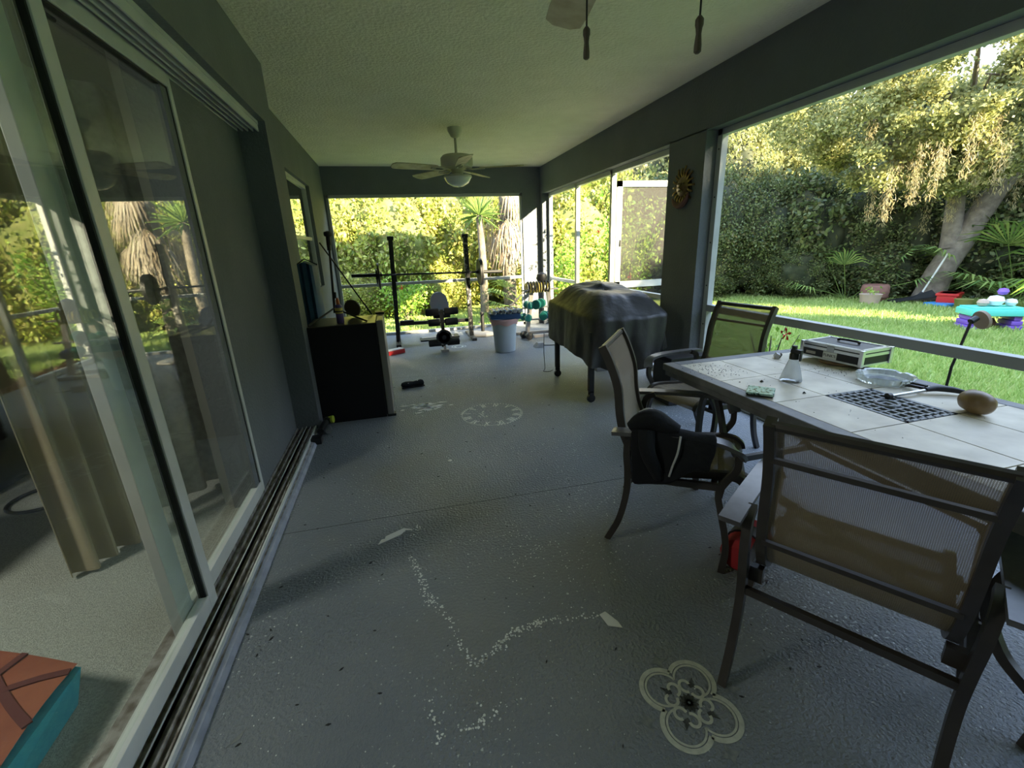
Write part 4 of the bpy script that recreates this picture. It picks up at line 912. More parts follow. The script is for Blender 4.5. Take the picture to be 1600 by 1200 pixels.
# ------------------------------------------------------------------ weight rack, barbell, bench
t = thing('weight_rack', 'black steel weight lifting rack with two drilled uprights by the end screen', 'rack', (.48, 6.72, 0))
for sx_, x0, x1, mm in ((-1, -.055, -.005, 'iron'), (1, 1.055, 1.045, 'chipped')):
    up = MB().bar([(x0, 6.74, 0.02), (x1, 6.70, 1.50)], .092, .06, (1, 0, 0)).build('upright', mm, t, world=True, smooth=False)
    MB().box(x1 - .046, x1 + .046, 6.665, 6.735, 1.48, 1.535, bev=.01).build('cap', 'iron', up, world=True)
    h = MB()
    for z in (.62, .78, .93, 1.08, 1.24, 1.38):
        xx = x0 + (x1 - x0) * (z / 1.5); yy = 6.74 - .04 * z / 1.5
        h.lathe([(.010, 0), (.010, .003)], 10, (xx, yy - .045, z), 'Y')
    h.build('hole', 'paper', up, world=True)
    MB().box(x0 - .035, x0 + .035, 6.45, 7.15, 0, .04, bev=.005).build('foot', mm, t, world=True, smooth=False)
    MB().bar([(x1, 6.67, .93), (x1, 6.60, .93), (x1, 6.58, 1.02)], .03, .05, (1, 0, 0)).build('bar_hook', 'iron', t, world=True, smooth=False)
    MB().tube([(x0 + sx_ * -.02, 6.62, .66), (x0 + sx_ * -.02, 6.70, .66)], .012, 8).tube([(x0, 6.62, .52), (x0, 6.70, .52)], .012, 8).build('pin', 'iron', t, world=True)
MB().bar([(-.05, 6.78, .29), (1.05, 6.78, .27)], .05, .04, (0, 1, 0)).box(.0, .20, 6.74, 6.82, .30, .335).build('crossbar', 'iron', t, world=True, smooth=False)
MB().tube(smoothpath([(.01, 6.60, .95), (.03, 6.58, .7), (.0, 6.58, .4), (-.03, 6.6, .1), (-.06, 6.45, .01), (-.12, 6.2, .01)], 6), .004, 6).build('cable', 'pale_trim', t, world=True)
t = thing('barbell', 'long black barbell resting on the rack hooks', 'barbell', (.48, 6.62, 1.0))
MB().tube([(-.58, 6.60, 1.03), (1.56, 6.60, .985)], .013, 10).build('bar', 'iron', t, world=True)
MB().tube([(-.58, 6.60, 1.03), (-.17, 6.60, 1.021)], .024, 12).tube([(1.16, 6.60, .994), (1.56, 6.60, .985)], .024, 12).build('sleeve', 'iron', t, world=True)
for x, rad, th_ in ((-.215, .18, .02), (-.245, .105, .018), (1.235, .19, .022), (1.21, .19, .018)):
    Rr = Matrix.Rotation(-.02, 3, 'Z')
    p = thing('weight_plate', {-.215: 'large black weight plate on the left end of the barbell', -.245: 'small black weight plate outermost on the left of the barbell', 1.235: 'outer large black weight plate on the right end of the barbell', 1.21: 'inner large black weight plate on the right end of the barbell'}[x], 'weight plate', (x, 6.60, 1.005 if x < 0 else .993), 0, 'plates on the barbell')
    MB().lathe([(.03, -th_ / 2), (rad * .8, -th_ / 2 + .004), (rad * .84, -th_ / 2), (rad, -th_ / 2), (rad, th_ / 2), (rad * .84, th_ / 2), (rad * .8, th_ / 2 - .004), (.03, th_ / 2)], 36, (0, 0, 0), 'X').build('disc', 'iron', p)
    MB().lathe([(.045, -th_ / 2 - .006), (.045, th_ / 2 + .006)], 20, (0, 0, 0), 'X').build('hub', 'iron', p)
t = thing('weight_bench', 'weight bench with blue grey back pad and black foam rollers', 'bench', (.54, 6.15, 0))
out = [(-.125, .50), (-.13, .60), (-.105, .70), (-.055, .745), (0, .757), (.055, .745), (.105, .70), (.13, .60), (.125, .50)]
b = MB(); n = len(out); b.add([(.565 + x, 6.32 + .10 * (z - .5) / .26, z) for x, z in out] + [(.565 + x, 6.37 + .10 * (z - .5) / .26, z) for x, z in out], [tuple(range(n)), tuple(range(n, 2 * n))[::-1]] + [(i, (i + 1) % n, n + (i + 1) % n, n + i) for i in range(n)])
b.build('back_pad', 'pad', t, world=True)
MB().box(.45, .68, 6.10, 6.34, .43, .48, bev=.012).build('seat_pad', 'iron', t, world=True)
MB().bar([(.55, 6.0, .56), (.55, 5.97, .30), (.535, 5.95, .06)], .045, .045, (1, 0, 0)).bar([(.55, 6.02, .34), (.56, 6.9, .30)], .045, .045, (1, 0, 0)).bar([(.57, 6.30, .33), (.57, 6.42, .60)], .04, .04, (1, 0, 0)).build('frame', 'iron', t, world=True, smooth=False)
for z, x0, x1, y in ((.535, .335, .775, 5.98), (.395, .36, .76, 5.97), (.125, .34, .76, 5.94)):
    for a, c in ((x0, .515), (.585, x1)):
        MB().lathe([(.02, a), (.045, a + .004), (.048, a + .02), (.048, c - .02), (.045, c - .004), (.02, c)], 18, (0, y, z), 'X').build('foam_roller', 'foam', t, world=True)
for y, z in ((5.975, .535), (5.965, .395), (5.94, .125)): MB().tube([(.34, y, z), (.765, y, z)], .01, 8).build('roller_axle', 'iron', t, world=True)
MB().box(.50, .60, 5.88, 5.98, 0, .03).bar([(.55, 5.93, .02), (.55, 5.95, .10)], .03, .03, (1, 0, 0)).box(.30, .80, 6.85, 6.93, 0, .03).build('foot', 'pale_metal', t, world=True, smooth=False)
p = thing('weight_plate', 'spoked grey weight plate on the leg lever of the bench', 'weight plate', (.55, 5.905, .20))
MB().lathe([(.08, -.012), (.105, -.012), (.105, .012), (.08, .012), (.08, -.012)], 32, (0, 0, 0), 'Y').build('rim', 'chipped', p); hb = MB().lathe([(.03, -.016), (.03, .016)], 18, (0, 0, 0), 'Y')
for k in range(3): a = k * 2 * PI / 3 + .5; hb.bar([(.02 * math.cos(a), 0, .02 * math.sin(a)), (.085 * math.cos(a), 0, .085 * math.sin(a))], .03, .014, (0, 1, 0))
hb.build('hub', 'iron', p)
for (x, y, lb) in ((.40, 6.85, 'flat black rubber weight on the floor behind the bench, left one'), (.75, 6.95, 'flat black rubber weight on the floor behind the bench, right one')):
    tag(MB().box(x - .13, x + .13, y - .12, y + .12, .0 if x > .6 else .0, .022, bev=.006).build('rubber_mat', 'black', smooth=False), lb, 'mat').location = (0, 0, .031 if False else 0)
t = thing('umbrella_base', 'grey octagonal umbrella base with short black post', 'umbrella base', (1.27, 6.90, 0))
MB().lathe([(.23, 0), (.25, .01), (.25, .035), (.22, .05), (.05, .055)], 8).build('base', 'grey_conc', t, smooth=False); MB().lathe([(.03, .05), (.03, .33), (.034, .33), (.034, .36)], 14).build('post', 'iron', t)
MB().tube([(-.03, 0, .20), (-.06, 0, .20)], .012, 8).build('knob', 'iron', t)

# bin with a crushed pack of cans
t = thing('trash_can', 'white plastic bin with a pink liner folded over its rim', 'bin', (1.325, 5.62, 0))
MB().lathe([(.128, 0), (.135, .005), (.150, .20), (.168, .40), (.190, .41), (.193, .43), (.176, .432), (.160, .40), (.140, .05), (.0, .05)], 40, sq=.85).build('body', 'can', t)
b = MB(); n = 48; g = []
for i, (rr_, z) in enumerate(((.176, .435), (.195, .438), (.196, .42), (.180, .395), (.172, .365))):
    g.append([(rr_ * (1 + .012 * math.sin(9 * k / n * 2 * PI + i)) * math.cos(2 * PI * k / n), rr_ * .86 * (1 + .012 * math.sin(9 * k / n * 2 * PI + i)) * math.sin(2 * PI * k / n), z + (.012 * math.sin(5 * k / n * 2 * PI) if i == 4 else 0)) for k in range(n + 1)])
b.surf(g, .002).build('liner', 'bag', t)
t = thing('can_carton', 'crushed printed drinks carton sitting on top of the white bin', 'carton', (1.325, 5.60, .44))
g = MB().box(-.20, .20, -.11, .11, .0, .075, bev=.012); g.v = [(x + .01 * math.sin(30 * y + 20 * z), y, z + .008 * math.sin(25 * x)) for x, y, z in g.v]; g.build('tray', 'navy', t)
r = random.Random(6)
cp = thing('drink_can', 'printed drinks can in the carton on the bin, leftmost in the front row', 'can', (1.17, 5.53, .535), 0, 'cans in the carton on the bin')
cm = MB().lathe([(.020, -.058), (.030, -.052), (.031, -.045), (.031, .045), (.030, .052), (.022, .058)], 16, (0, 0, 0), 'Y').build('can_body', 'can_print', cp)
MB().lathe([(.019, -.0585), (.021, -.0585)], 14, (0, 0, 0), 'Y').build('can_lid', 'chrome', cm)
for k in range(1, 11):
    c = copy_tree(cp); c['label'] = 'printed drinks can in the carton, %s from the left, %s row' % (ORD[k] if k < 6 else ORD[k - 6], 'front' if k < 6 else 'rear'); c.location = (1.17 + (k % 5.5) * .066 if k < 6 else 1.185 + (k - 6) * .066, 5.53 if k < 6 else 5.66, .535 + r.uniform(0, .012)); c.rotation_euler = (0, 0, r.uniform(-.3, .3))

# dumbbell rack
t = thing('dumbbell_rack', 'pale steel A frame dumbbell stand in the far right corner', 'rack', (2.0, 6.35, 0))
MB().bar([(1.86, 6.40, .03), (1.97, 6.46, .72)], .06, .04, (0, 1, 0)).bar([(2.30, 6.40, .03), (2.22, 6.46, .72)], .06, .04, (0, 1, 0)).build('post', 'pale_metal', t, world=True, smooth=False)
MB().box(1.74, 2.40, 6.28, 6.34, 0, .04, bev=.004).box(1.74, 2.40, 6.60, 6.66, 0, .04, bev=.004).box(1.83, 1.89, 6.30, 6.64, .0, .04).box(2.27, 2.33, 6.30, 6.64, .0, .04).build('base', 'pale_metal', t, world=True, smooth=False)
for z in (.26, .44, .70): MB().bar([(1.80, 6.40, z), (2.36, 6.40, z)], .05, .02, (0, 0, 1)).build('shelf_bar', 'pale_metal', t, world=True, smooth=False)
def dumbbell(x, y, z, m, lb, a=0, s=1):
    t = thing('dumbbell', lb, 'dumbbell', (x, y, z), a, 'dumbbells on the stand')
    for k in (-1, 1): MB().lathe([(.03 * s, k * .045 * s), (.055 * s, k * .050 * s), (.058 * s, k * .07 * s), (.055 * s, k * .098 * s), (.025 * s, k * .104 * s)], 12, (0, 0, 0), 'Y').build('head', m, t)
    MB().tube([(0, -.05 * s, 0), (0, .05 * s, 0)], .015 * s, 10).build('grip', 'steel', t)
dumbbell(1.83, 6.34, .31, 'teal', 'teal dumbbell leftmost on the lower bar', .2)
dumbbell(2.03, 6.32, .50, 'teal', 'large teal dumbbell on the upper bar of the stand', -.7, 1.25)
dumbbell(1.88, 6.34, .49, 'teal', 'teal dumbbell on the upper bar, nearest the white bin', .1)
dumbbell(2.10, 6.30, .325, 'teal', 'teal dumbbell on the lower bar nearest the grill', -.4, 1.1)
dumbbell(2.20, 6.32, .32, 'navy', 'navy blue dumbbell on the lower bar nearest the grill', -.2)
dumbbell(1.80, 6.22, .062, 'black', 'black dumbbell on the floor at the stand foot', .3)
t = thing('rope_coil', 'tan and black exercise rope coiled over the dumbbell stand', 'rope', (2.0, 6.35, .76))
cr = MB()
for k in range(9):
    a = k * .7; c = Vector((1.86 + .045 * k, 6.37, .745)); cr.tube([(c.x + .02 * math.sin(a), c.y + .055 * math.cos(q * PI / 6), c.z - .01 + .07 * math.sin(q * PI / 6)) for q in range(12)], .010, 6, closed=True)
cr.build('coil', 'label_y', t, world=True)
cr = MB()
for k in range(8): c = Vector((1.885 + .045 * k, 6.37, .745)); cr.tube([(c.x, c.y + .06 * math.cos(q * PI / 6), c.z + .075 * math.sin(q * PI / 6)) for q in range(12)], .012, 6, closed=True)
cr.tube(smoothpath([(1.88, 6.3, .72), (1.75, 6.25, .66), (1.62, 6.22, .55), (1.55, 6.2, .52)], 5), .012, 6)
cr.build('black_coil', 'iron', t, world=True)
t = thing('helmet', 'dark rounded bag perched above the dumbbell stand', 'bag', (2.13, 6.45, .86))
MB().lathe([(.0, -.06), (.06, -.055), (.085, 0), (.07, .06), (.03, .085), (0, .09)], 16).build('shell', 'dark_wood', t)

# ------------------------------------------------------------------ OUTDOORS
rg = np.random.default_rng(11)
GZ = -.12
b = MB(); b.add([(-60, -60, GZ - .01), (70, -60, GZ - .01), (70, 70, GZ - .01), (-60, 70, GZ - .01)], [(0, 1, 2, 3)]); struct(b.build('ground', 'lawn', smooth=False))
struct(MB().box(2.62, 3.12, -3, 7.9, GZ - .02, -.06).build('mulch_bed', 'soil', smooth=False))
def blades(n, x0, x1, y0, y1, hgt, wmask=None):
    x = rg.uniform(x0, x1, n); y = rg.uniform(y0, y1, n)
    P = np.stack([x, y, np.full(n, GZ - .005)], 1); a = rg.uniform(0, 2 * PI, n); s = hgt * rg.uniform(.5, 1.2, n)
    dx = np.stack([np.cos(a), np.sin(a), np.zeros(n)], 1) * (s * .16)[:, None]
    t = np.stack([rg.normal(0, .35, n), rg.normal(0, .35, n), np.ones(n)], 1) * s[:, None]
    return np.stack([P - dx, P + dx, P + t + dx * .3, P + t - dx * .1], 1)
V = np.concatenate([blades(90000, 3.1, 8, 0, 9, .055), blades(90000, 7.5, 15, 1, 11, .075), blades(25000, -2, 4, 7.8, 10.5, .09)])
tag(obj_from(quads_mesh('lawn_grass', V, 'blade_g'), 'lawn_grass'), 'bright green lawn grass beyond the porch screens', 'grass', kind='stuff')
n = 9000; P = np.stack([rg.uniform(2.64, 3.14, n), rg.uniform(.5, 7.8, n), rg.uniform(-.065, -.03, n)], 1)
tag(obj_from(quads_mesh('mulch_chips', leaf_quads(P, .045, rg, .5), 'mulch'), 'mulch_chips'), 'red brown wood mulch in the bed beside the porch', 'mulch', kind='stuff')

def crown_pts(n, rad, clumps, spread, seed, low=-.9, fill=.25):
    r = np.random.default_rng(seed)
    c = r.normal(size=(clumps, 3)); c /= np.linalg.norm(c, axis=1)[:, None]; c *= r.uniform(.72, 1.0, (clumps, 1)); c = c[c[:, 2] > low]
    k = r.integers(0, len(c), n); P = c[k] * np.array(rad) + r.normal(0, spread, (n, 3)) * (np.array(rad) / max(rad))
    return P
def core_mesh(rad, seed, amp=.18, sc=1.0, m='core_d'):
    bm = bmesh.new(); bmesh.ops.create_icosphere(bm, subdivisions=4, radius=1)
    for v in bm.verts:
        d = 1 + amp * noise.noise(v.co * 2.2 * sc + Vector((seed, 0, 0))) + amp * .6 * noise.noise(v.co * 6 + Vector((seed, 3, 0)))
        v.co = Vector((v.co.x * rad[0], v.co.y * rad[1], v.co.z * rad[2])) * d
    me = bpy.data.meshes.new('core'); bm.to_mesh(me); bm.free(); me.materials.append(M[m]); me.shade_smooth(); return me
BM = {}
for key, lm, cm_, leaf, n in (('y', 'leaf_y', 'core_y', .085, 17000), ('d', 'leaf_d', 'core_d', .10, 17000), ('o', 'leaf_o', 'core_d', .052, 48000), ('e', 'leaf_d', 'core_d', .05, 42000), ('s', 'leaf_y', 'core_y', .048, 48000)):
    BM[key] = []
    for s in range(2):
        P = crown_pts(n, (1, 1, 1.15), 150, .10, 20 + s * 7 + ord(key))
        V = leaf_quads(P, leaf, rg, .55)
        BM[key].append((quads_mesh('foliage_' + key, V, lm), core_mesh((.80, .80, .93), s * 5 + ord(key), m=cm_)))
stemm = MB()
for k in range(4):
    a = k * 1.7; stemm.tube(smoothpath([(.03 * math.cos(a), .03 * math.sin(a), -1.1), (.12 * math.cos(a), .12 * math.sin(a), -.5), (.35 * math.cos(a + .4), .35 * math.sin(a + .4), .1)], 3), [.05, .045, .04, .035, .03, .025, .02], 6)
stem_o = stemm.build('stem', 'bark'); stem_me = stem_o.data; bpy.data.objects.remove(stem_o)
def bush(name, label, cat, x, y, key, s, h, rz=0, v=0, group=None):
    """a shrub: foliage, dense inner foliage, stems"""
    t = thing(name, label, cat, (x, y, GZ), rz, group)
    t.scale = (s, s, h / 2.15)
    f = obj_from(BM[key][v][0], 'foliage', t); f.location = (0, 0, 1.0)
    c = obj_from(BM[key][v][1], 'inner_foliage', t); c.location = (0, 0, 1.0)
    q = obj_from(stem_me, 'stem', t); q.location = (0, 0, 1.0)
    return t
G1 = 'sunlit shrubs beyond the end screen'; G2 = 'dark shrubs along the wood edge'; G3 = 'tall trees behind the shrubs'
k = 0
for (x, y, s, h) in ((-4.2, 11.6, 1.3, 3.2), (-2.6, 11.0, 1.25, 3.0), (-1.2, 11.5, 1.2, 3.4), (.1, 10.9, 1.15, 2.9), (1.25, 11.6, 1.15, 3.3), (3.3, 11.4, 1.0, 3.0), (4.4, 10.9, 1.1, 3.0), (5.6, 11.2, 1.2, 3.2), (-.6, 10.4, .75, 1.3), (.9, 10.6, .7, 1.1)):
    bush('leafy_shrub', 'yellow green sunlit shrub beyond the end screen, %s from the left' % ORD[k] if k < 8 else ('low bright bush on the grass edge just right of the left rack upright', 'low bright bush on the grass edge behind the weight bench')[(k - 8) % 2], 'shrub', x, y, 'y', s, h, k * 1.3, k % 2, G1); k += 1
for (x, y, s, h) in ((-5.5, 13.5, 2.0, 5.2), (-3.0, 13.6, 2.0, 5.0), (-.5, 13.8, 2.0, 5.4), (2.2, 13.9, 2.0, 5.0), (4.8, 13.6, 2.0, 5.4)):
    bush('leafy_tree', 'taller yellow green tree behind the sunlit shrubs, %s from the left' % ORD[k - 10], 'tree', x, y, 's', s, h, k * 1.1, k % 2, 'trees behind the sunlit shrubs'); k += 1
for (x, y, s, h) in ((6.9, 11.1, 1.3, 3.1), (8.0, 10.4, 1.3, 3.2), (9.0, 9.9, 1.25, 2.9), (9.9, 9.2, 1.2, 2.8), (10.8, 8.7, 1.25, 3.0), (11.6, 8.1, 1.2, 2.7), (12.2, 7.2, 1.2, 2.6), (7.6, 9.9, .8, 1.5), (9.3, 8.8, .8, 1.4), (10.7, 7.95, .8, 1.3), (13.0, 6.4, 1.3, 2.8), (13.4, 5.2, 1.3, 2.7), (13.8, 4.0, 1.3, 2.6), (14, 2.6, 1.4, 2.8)):
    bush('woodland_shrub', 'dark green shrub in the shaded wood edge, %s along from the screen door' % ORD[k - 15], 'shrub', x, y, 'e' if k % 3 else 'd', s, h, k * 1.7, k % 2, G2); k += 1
for (x, y, s, h, key) in ((7.4, 13.6, 2.0, 5.6, 'o'), (9.6, 12.9, 2.1, 5.9, 'e'), (11.8, 12.0, 2.1, 5.6, 'o'), (13.6, 10.6, 2.1, 5.5, 'e'), (15.0, 9.0, 2.1, 5.4, 'o'), (16.2, 6.8, 2.1, 5.2, 'o'), (17.0, 4.4, 2.1, 5.0, 'e'), (9.0, 11.2, 1.4, 4.6, 'o')):
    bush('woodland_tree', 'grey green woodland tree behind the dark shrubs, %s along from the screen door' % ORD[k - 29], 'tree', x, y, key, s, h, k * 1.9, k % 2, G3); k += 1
# unseen trees past the house corner, added to shade the porch and near lawn
for i, (x, y, s, h) in enumerate(((4.9, -9.3, 1.75, 6.1), (7.9, -7.5, 1.8, 7.1), (10.9, -5.6, 1.8, 6.2), (13.1, -4.4, 1.7, 6.6), (17.0, -2.2, 1.9, 8.4), (20.2, -.4, 1.9, 9.0), (5.2, -12.6, 1.8, 7.4), (8.2, -11.0, 1.8, 8.4), (11.4, -9.3, 1.8, 8.2), (14.4, -8.2, 1.6, 7.0), (19.8, -5.2, 1.8, 8.6))):
    bush('added_shade_tree', 'unseen dense tree added to block the sun, %s out from the house wing' % ORD[i], 'tree', x, y, 'd', s, h, i * 1.3, i % 2, 'unseen trees added for shade')
struct(MB().box(-6, 2.64, -9.5, -2.8, GZ, 2.9).build('house_wing', 'stucco', smooth=False))

# the leaning oak --------------------------------------------------------------
t = thing('oak_tree', 'leaning forked oak with hanging moss across the lawn', 'tree', (10.75, 6.9, GZ))
MB().tube(smoothpath([(10.72, 6.85, GZ - .05), (10.85, 6.8, .5), (11.05, 6.72, 1.0), (11.35, 6.62, 1.75), (11.75, 6.5, 2.5), (12.3, 6.3, 3.3), (13.0, 6.0, 4.4)], 4), [.30, .27, .25, .24, .23, .22, .22, .21, .21, .20, .20, .19, .19, .18, .18, .17, .17, .16, .15, .14, .13, .12, .11, .10, .09], 14).build('trunk', 'bark', t, world=True)
MB().tube(smoothpath([(10.95, 6.78, .95), (10.95, 6.85, 1.5), (10.9, 6.9, 2.3), (10.8, 6.9, 3.2)], 4), [.18, .17, .16, .155, .15, .145, .14, .13, .12, .11, .10, .09, .07], 12).build('limb', 'bark', t, world=True)
MB().lathe([(.0, 0), (.10, .01), (.10, .05), (.0, .06)], 14, (11.0, 6.62, 1.05), 'Y').build('cut_knot', 'tan', t, world=True)
cl = []
for (c, rad, n) in (((9.3, 6.9, 3.0), (1.5, 1.0, .95), 27000), ((10.3, 6.5, 2.75), (1.1, .9, .75), 22000), ((9.9, 6.2, 3.9), (1.8, 1.2, .9), 27000), ((12.2, 6.2, 3.7), (1.3, 1.2, 1.0), 22000), ((8.5, 7.6, 3.6), (1.3, 1.0, .9), 17000), ((12.6, 5.2, 2.9), (1.1, .9, 1.3), 18000)):
    cl.append(crown_pts(n, rad, 46, .13, int(c[0] * 10), -1) + np.array(c))
P = np.concatenate(cl) - np.array([10.75, 6.9, GZ])
obj_from(quads_mesh('foliage', leaf_quads(P, .072, rg, .55), 'leaf_o'), 'foliage', t)
br = MB(); r = random.Random(5)
for k in range(26):
    a = Vector(r.choice([(11.75, 6.5, 2.5), (10.85, 6.9, 2.7), (12.3, 6.3, 3.3), (10.8, 6.9, 3.2)])); d = Vector((r.uniform(-2.6, 1.2), r.uniform(-1.2, 1.0), r.uniform(-.1, 1.2)))
    br.tube(smoothpath([a, a + d * .5 + Vector((0, 0, .2)), a + d], 3), [.05, .045, .04, .035, .03, .02, .012], 6)
br.build('branch', 'bark', t, world=True)
ms = []
for k in range(70):
    x, y, z = r.uniform(8.3, 13), r.uniform(5.5, 7.4), r.uniform(2.2, 3.4); L_ = r.uniform(.3, 1.0); n = int(240 * L_) + 20
    tt_ = np.array([r.random() for _ in range(n)]); ms.append(np.stack([x + rg.normal(0, .05, n) * (1 - tt_ * .7), y + rg.normal(0, .05, n), z - tt_ * L_], 1))
P = np.concatenate(ms) - np.array([10.75, 6.9, GZ])
obj_from(quads_mesh('hanging_moss', leaf_quads(P, .085, rg, .12, droop=2.2), 'moss'), 'hanging_moss', t)

# palms ----------------------------------------------------------------------------
def fan_frond(b, base, d, stem, size, nb=15, droop=.25, spread=150, rr_=random.Random(1)):
    d = Vector(d).normalized(); c = base + d * stem; b.tube([base, base + d * stem * .5 + Vector((0, 0, .03)), c], .008, 4)
    side = d.cross(Vector((0, 0, 1))); side = side.normalized() if side.length > .05 else Vector((1, 0, 0)); up = side.cross(d)
    for k in range(nb):
        a = math.radians(-spread / 2 + spread * k / (nb - 1)); e = (d * math.cos(a) + side * math.sin(a)).normalized(); L_ = size * rr_.uniform(.8, 1.05)
        m_ = c + e * L_ * .55 + up * .03; tp = c + e * L_ - Vector((0, 0, L_ * droop)); q = e.cross(up).normalized() * size * .028
        b.add([c, m_ + q, tp, m_ - q], [(0, 1, 2, 3)])
def palmetto(x, y, n, size, label, seed, lo=.15):
    r = random.Random(seed); t = thing('palmetto', label, 'palm', (x, y, GZ))
    for k in range(n):
        b = MB(); a = r.uniform(0, 2 * PI); el = r.uniform(lo, 1.2)
        fan_frond(b, Vector((x + .1 * math.cos(a), y + .1 * math.sin(a), GZ + .05)), (math.cos(a) * math.cos(el), math.sin(a) * math.cos(el), math.sin(el)), size * r.uniform(.7, 1.2), size * .65, rr_=r)
        b.build('frond', 'palm_g', t, world=True, smooth=False)
    return t
palmetto(12.0, 6.1, 26, 1.3, 'green fan leaved palmetto directly right of the oak trunk', 3)
palmetto(12.2, 4.9, 26, 1.4, 'largest fan leaved palmetto at the right end of the lawn', 4)
palmetto(9.9, 7.9, 12, .9, 'small dark palmetto left of the oak trunk', 8)
def spiky_palm(x, y, z, n, size, seed, label):
    r = random.Random(seed); t = thing('cabbage_palm', label, 'palm', (x, y, GZ))
    MB().tube([(x, y, GZ), (x + .03, y, z * .5), (x, y, z)], [.10, .08, .07], 10).build('trunk', 'bark', t, world=True)
    for k in range(n):
        b = MB(); a = r.uniform(0, 2 * PI); el = r.uniform(-.5, 1.3); d = Vector((math.cos(a) * math.cos(el), math.sin(a) * math.cos(el), math.sin(el)))
        c = Vector((x, y, z)); s = d.cross(Vector((0, 0, 1))).normalized() * .018; L_ = size * r.uniform(.8, 1.1)
        m_ = c + d * L_ * .5; tp = c + d * L_ - Vector((0, 0, .12 * L_)); b.add([c - s * .5, c + s * .5, m_ + s, tp, m_ - s], [(0, 1, 2, 3, 4)])
        b.build('leaf', 'palm_g', t, world=True, smooth=False)
    return t
spiky_palm(1.86, 9.75, 1.98, 80, .58, 5, 'spiky green palm head seen through the end screen')
t = thing('dead_frond_palm', 'palm trunk wrapped in hanging dry grey fronds beyond the end screen', 'palm', (2.55, 10.0, GZ))
MB().tube([(2.55, 10.05, GZ), (2.5, 10.05, 3.2)], [.16, .14], 12).build('trunk', 'bark', t, world=True)
r = random.Random(2)
for k in range(34):
    b = MB(); a = r.uniform(0, 2 * PI); fan_frond(b, Vector((2.5 + .12 * math.cos(a), 10.0 + .12 * math.sin(a), r.uniform(1.6, 3.0))), (math.cos(a) * .5, math.sin(a) * .5 - .15, -.9), .35, .55, nb=9, droop=.5, spread=70, rr_=r)
    b.build('dry_frond', 'palm_d', t, world=True, smooth=False)
for k in range(8):
    b = MB(); a = r.uniform(0, 2 * PI); fan_frond(b, Vector((2.5, 10.0, 3.0)), (math.cos(a), math.sin(a), .3), .5, .6, rr_=r); b.build('frond', 'palm_g', t, world=True, smooth=False)
palmetto(2.9, 9.5, 10, .8, 'low palmetto fans under the dry fronded palm', 15)

# hibiscus bushes ------------------------------------------------------------------
def hibiscus(x, y, h, wd, n, fl, label, seed, leaf=.075):
    r = random.Random(seed); t = thing('hibiscus', label, 'shrub', (x, y, GZ)); br = MB(); P = []
    for k in range(16):
        a = r.uniform(0, 2 * PI); q = r.uniform(.3, 1) * wd; tip = Vector((q * math.cos(a), q * math.sin(a), h * r.uniform(.6, 1)))
        pts = smoothpath([(0, 0, 0), tip * .45 + Vector((0, 0, .1 * h)), tip], 5); br.tube(pts, [.012 - .0009 * i for i in range(len(pts))], 5)
        for p in pts[3:]:
            for _ in range(max(1, int(n / 16 / max(1, len(pts) - 3)))): P.append((p.x + r.gauss(0, .10), p.y + r.gauss(0, .10), p.z + r.gauss(0, .10)))
    br.build('branch', 'bark', t)
    obj_from(quads_mesh('foliage', leaf_quads(np.array(P), leaf, rg, .6), 'leaf_h'), 'foliage', t)
    for (fx, fy, fz) in fl:
        b = MB()
        for k in range(5):
            a = k * 2 * PI / 5; c, s = math.cos(a), math.sin(a); c2, s2 = math.cos(a + .6), math.sin(a + .6)
            X = lambda u, v, w_: (fx - x - w_, fy - y + u - w_ * .3, fz - GZ + v)
            b.add([X(0, 0, 0), X(.045 * c, .045 * s, .02), X(.055 * (c + c2) / 1.8, .055 * (s + s2) / 1.8, .01), X(.045 * c2, .045 * s2, .02)], [(0, 1, 2, 3)])
        b.tube([X(0, 0, 0), X(0, -.01, .06)], .006, 5)
        b.build('flower', 'flower', t, smooth=False)
    return t
hibiscus(3.6, 6.6, 2.25, .75, 2600, ((3.05, 6.42, 1.50), (3.3, 5.9, .85)), 'tall green hibiscus with a red flower outside the screen door', 3)
hibiscus(3.4, 8.6, 1.7, .6, 1500, (), 'green flowerless hibiscus behind the far corner screen', 12)
hibiscus(3.02, 3.0, .75, .28, 90, ((3.1, 2.93, .55),), 'small sparse hibiscus with a pink red flower behind the far chair', 5, .05)
hibiscus(.2, 9.6, 1.0, .7, 1300, ((.12, 9.35, .62),), 'low hibiscus with a red flower seen through the weight rack', 9)

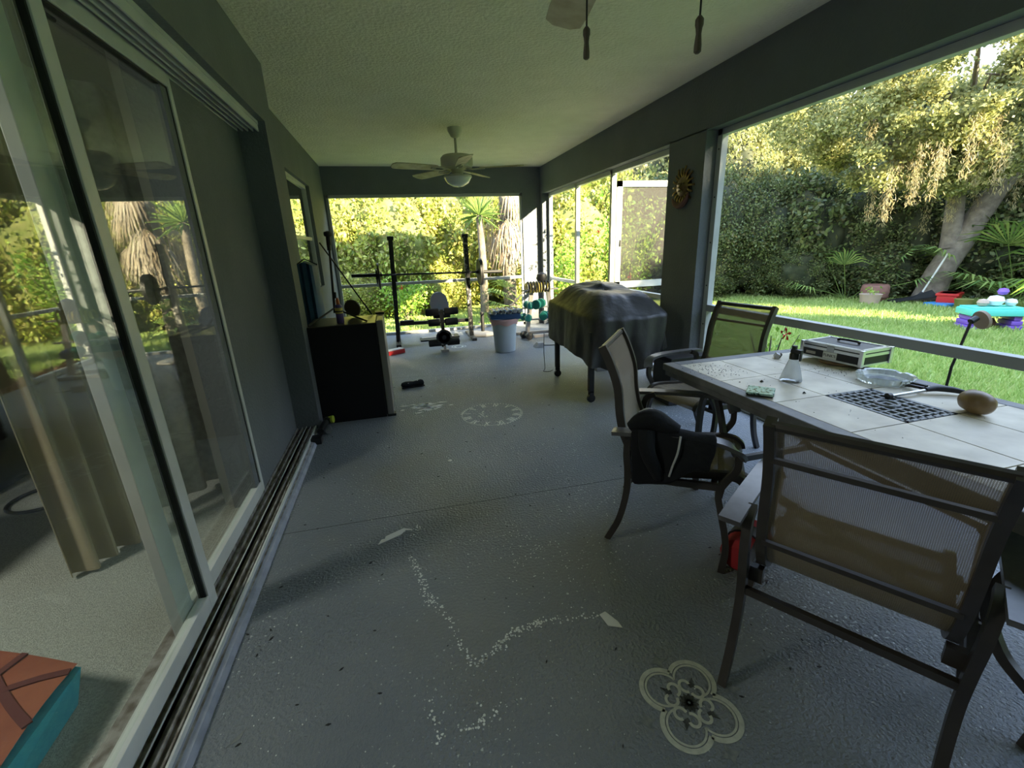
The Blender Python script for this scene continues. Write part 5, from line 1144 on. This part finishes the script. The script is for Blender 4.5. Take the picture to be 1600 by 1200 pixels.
# things on the lawn ---------------------------------------------------------------
t = thing('picnic_table', 'turquoise plastic childrens table with violet legs on the lawn', 'table', (8.5, 4.55, GZ), math.radians(-32))
MB().box(-.33, .33, -.20, .20, .21, .31, bev=.02).box(-.30, .30, -.18, .18, .31, .33, bev=.006).build('table_top', 'turq', t)
for x in (-.25, .25):
    l = MB()
    for z in (.0, .07, .14): l.box(x - .05 - (.14 - z) * .25, x + .05 + (.14 - z) * .25, -.15, .15, z, z + .068, bev=.02)
    l.build('leg', 'violet', t)
tag(MB().lathe([(.0, 0), (.11, .01), (.13, .08), (.09, .15), (.0, .17)], 14, (8.55, 4.62, GZ + .0)).build('clay_pot', 'brown_wood'), 'dark brown pot on the grass beneath the turquoise table', 'pot')
for i, (x, y, z, s, m, lb) in enumerate(((8.55, 4.56, 0, .10, 'chip', 'white round toy on the turquoise table, largest of the pile'), (8.70, 4.46, 0, .07, 'paper', 'small cream toy ball at the right of the pile on the turquoise table'), (8.60, 4.53, .16, .065, 'violet', 'violet toy ball on top of the pile on the turquoise table'), (8.40, 4.62, 0, .07, 'tan', 'tan toy ball at the left of the pile on the turquoise table'))):
    tag(MB().lathe([(.0, -s * .8), (s * .7, -s * .6), (s, 0), (s * .75, s * .6), (0, s * .8)], 14, (x, y, GZ + .33 + s * .8 + z)).build('toy_ball', m), lb, 'toy')
t = thing('plant_tub', 'brown barrel shaped tub at the wood edge left of the shovel', 'tub', (9.95, 7.35, GZ)); MB().lathe([(.17, 0), (.23, .10), (.25, .22), (.24, .34), (.22, .37), (.20, .35), (.0, .33)], 20).build('body', 'terra', t)
MB().lathe([(.246, .10), (.256, .12), (.246, .14)], 20).build('band', 'brown_wood', t)
t = thing('clay_planter', 'tan clay planter with a few leaves in front of the brown tub', 'planter', (9.52, 7.1, GZ)); MB().lathe([(.15, 0), (.19, .20), (.20, .22), (.17, .22), (.0, .18)], 18).build('pot', 'tan', t)
b = MB(); P = np.array([[rnd.gauss(0, .07), rnd.gauss(0, .07), .24 + abs(rnd.gauss(0, .06))] for _ in range(40)]); obj_from(quads_mesh('leaves', leaf_quads(P, .07, rg, .4), 'leaf_h'), 'leaves', t)
t = thing('shovel', 'black scoop shovel with white handle leaning on the oak trunk', 'shovel', (10.2, 6.9, GZ))
MB().tube([(10.36, 6.72, .10), (10.60, 6.58, .86)], .016, 8).build('handle', 'paper', t, world=True)
g = [[(9.96 + .24 * j + .0 * i, 7.08 - .17 * j - .07 * i, GZ + .02 + .05 * j + .06 * abs(i - 2) ** 1.2 * .3 + .04 * j * (2 - abs(i - 2))) for j in range(3)] for i in range(5)]
MB().surf(g, .015).tube([(10.30, 6.78, 0.0), (10.37, 6.72, .12)], .025, 8).build('scoop', 'black', t, world=True)
t = thing('toy_bin', 'red plastic bin lying at the foot of the oak', 'bin', (10.55, 6.35, GZ), .4)
MB().box(-.24, .24, -.15, .15, .07, .25, bev=.03).box(-.26, .26, -.17, .17, .20, .25, bev=.015).build('body', 'red', t); 
tag(MB().box(10.12, 10.56, 6.10, 6.50, GZ, GZ + .075, bev=.02).build('sled', 'bluep'), 'flat blue plastic sled under the red bin by the oak', 'sled')
tag(MB().lathe([(.10, 0), (.13, .18), (.14, .2), (.11, .2), (.0, .16)], 16, (10.12, 5.85, GZ)).build('flower_pot', 'core_y'), 'dark green flower pot right of the red bin', 'pot')
t = thing('garden_torch', 'thin dark garden stake with a tan shell shaped ornament at its top', 'garden stake', (2.95, 1.69, -.06))
MB().tube([(2.95, 1.68, -.08), (2.93, 1.67, .60), (2.985, 1.668, .86)], .007, 8).build('pole', 'iron', t, world=True)
MB().tube([(2.98, 1.668, .85), (3.01, 1.664, .868)], .016, 10).build('cap', 'black', t, world=True)
R = Matrix.Rotation(math.radians(75), 3, 'Y') @ Matrix.Rotation(.3, 3, 'X')
MB().lathe([(.0, .0), (.015, .010), (.022, .006), (.035, .012), (.045, .006), (.052, .008), (.050, -.006), (.0, -.012)], 24, (3.045, 1.66, .855), rot=R).build('ornament', 'tan', t, world=True)
t = thing('lily_plant', 'broad leaved lily clump by the right end of the turquoise table', 'plant', (9.8, 4.35, GZ))
b = MB(); r = random.Random(8)
for k in range(18):
    a = r.uniform(0, 2 * PI); L_ = r.uniform(.5, .9); d = Vector((math.cos(a), math.sin(a), 0)); p1 = d * L_ * .3 + Vector((0, 0, L_ * .7)); p2 = d * L_ * .6 + Vector((0, 0, L_ * .75)); p3 = d * L_ * .85 + Vector((0, 0, L_ * .5)); s = d.cross(Vector((0, 0, 1))) * .07
    b.add([(0, 0, 0), p1 + s, p2 + s, p3, p2 - s, p1 - s], [(0, 1, 5), (1, 2, 4, 5), (2, 3, 4)])
b.build('leaves', 'leaf_h', t, smooth=False)
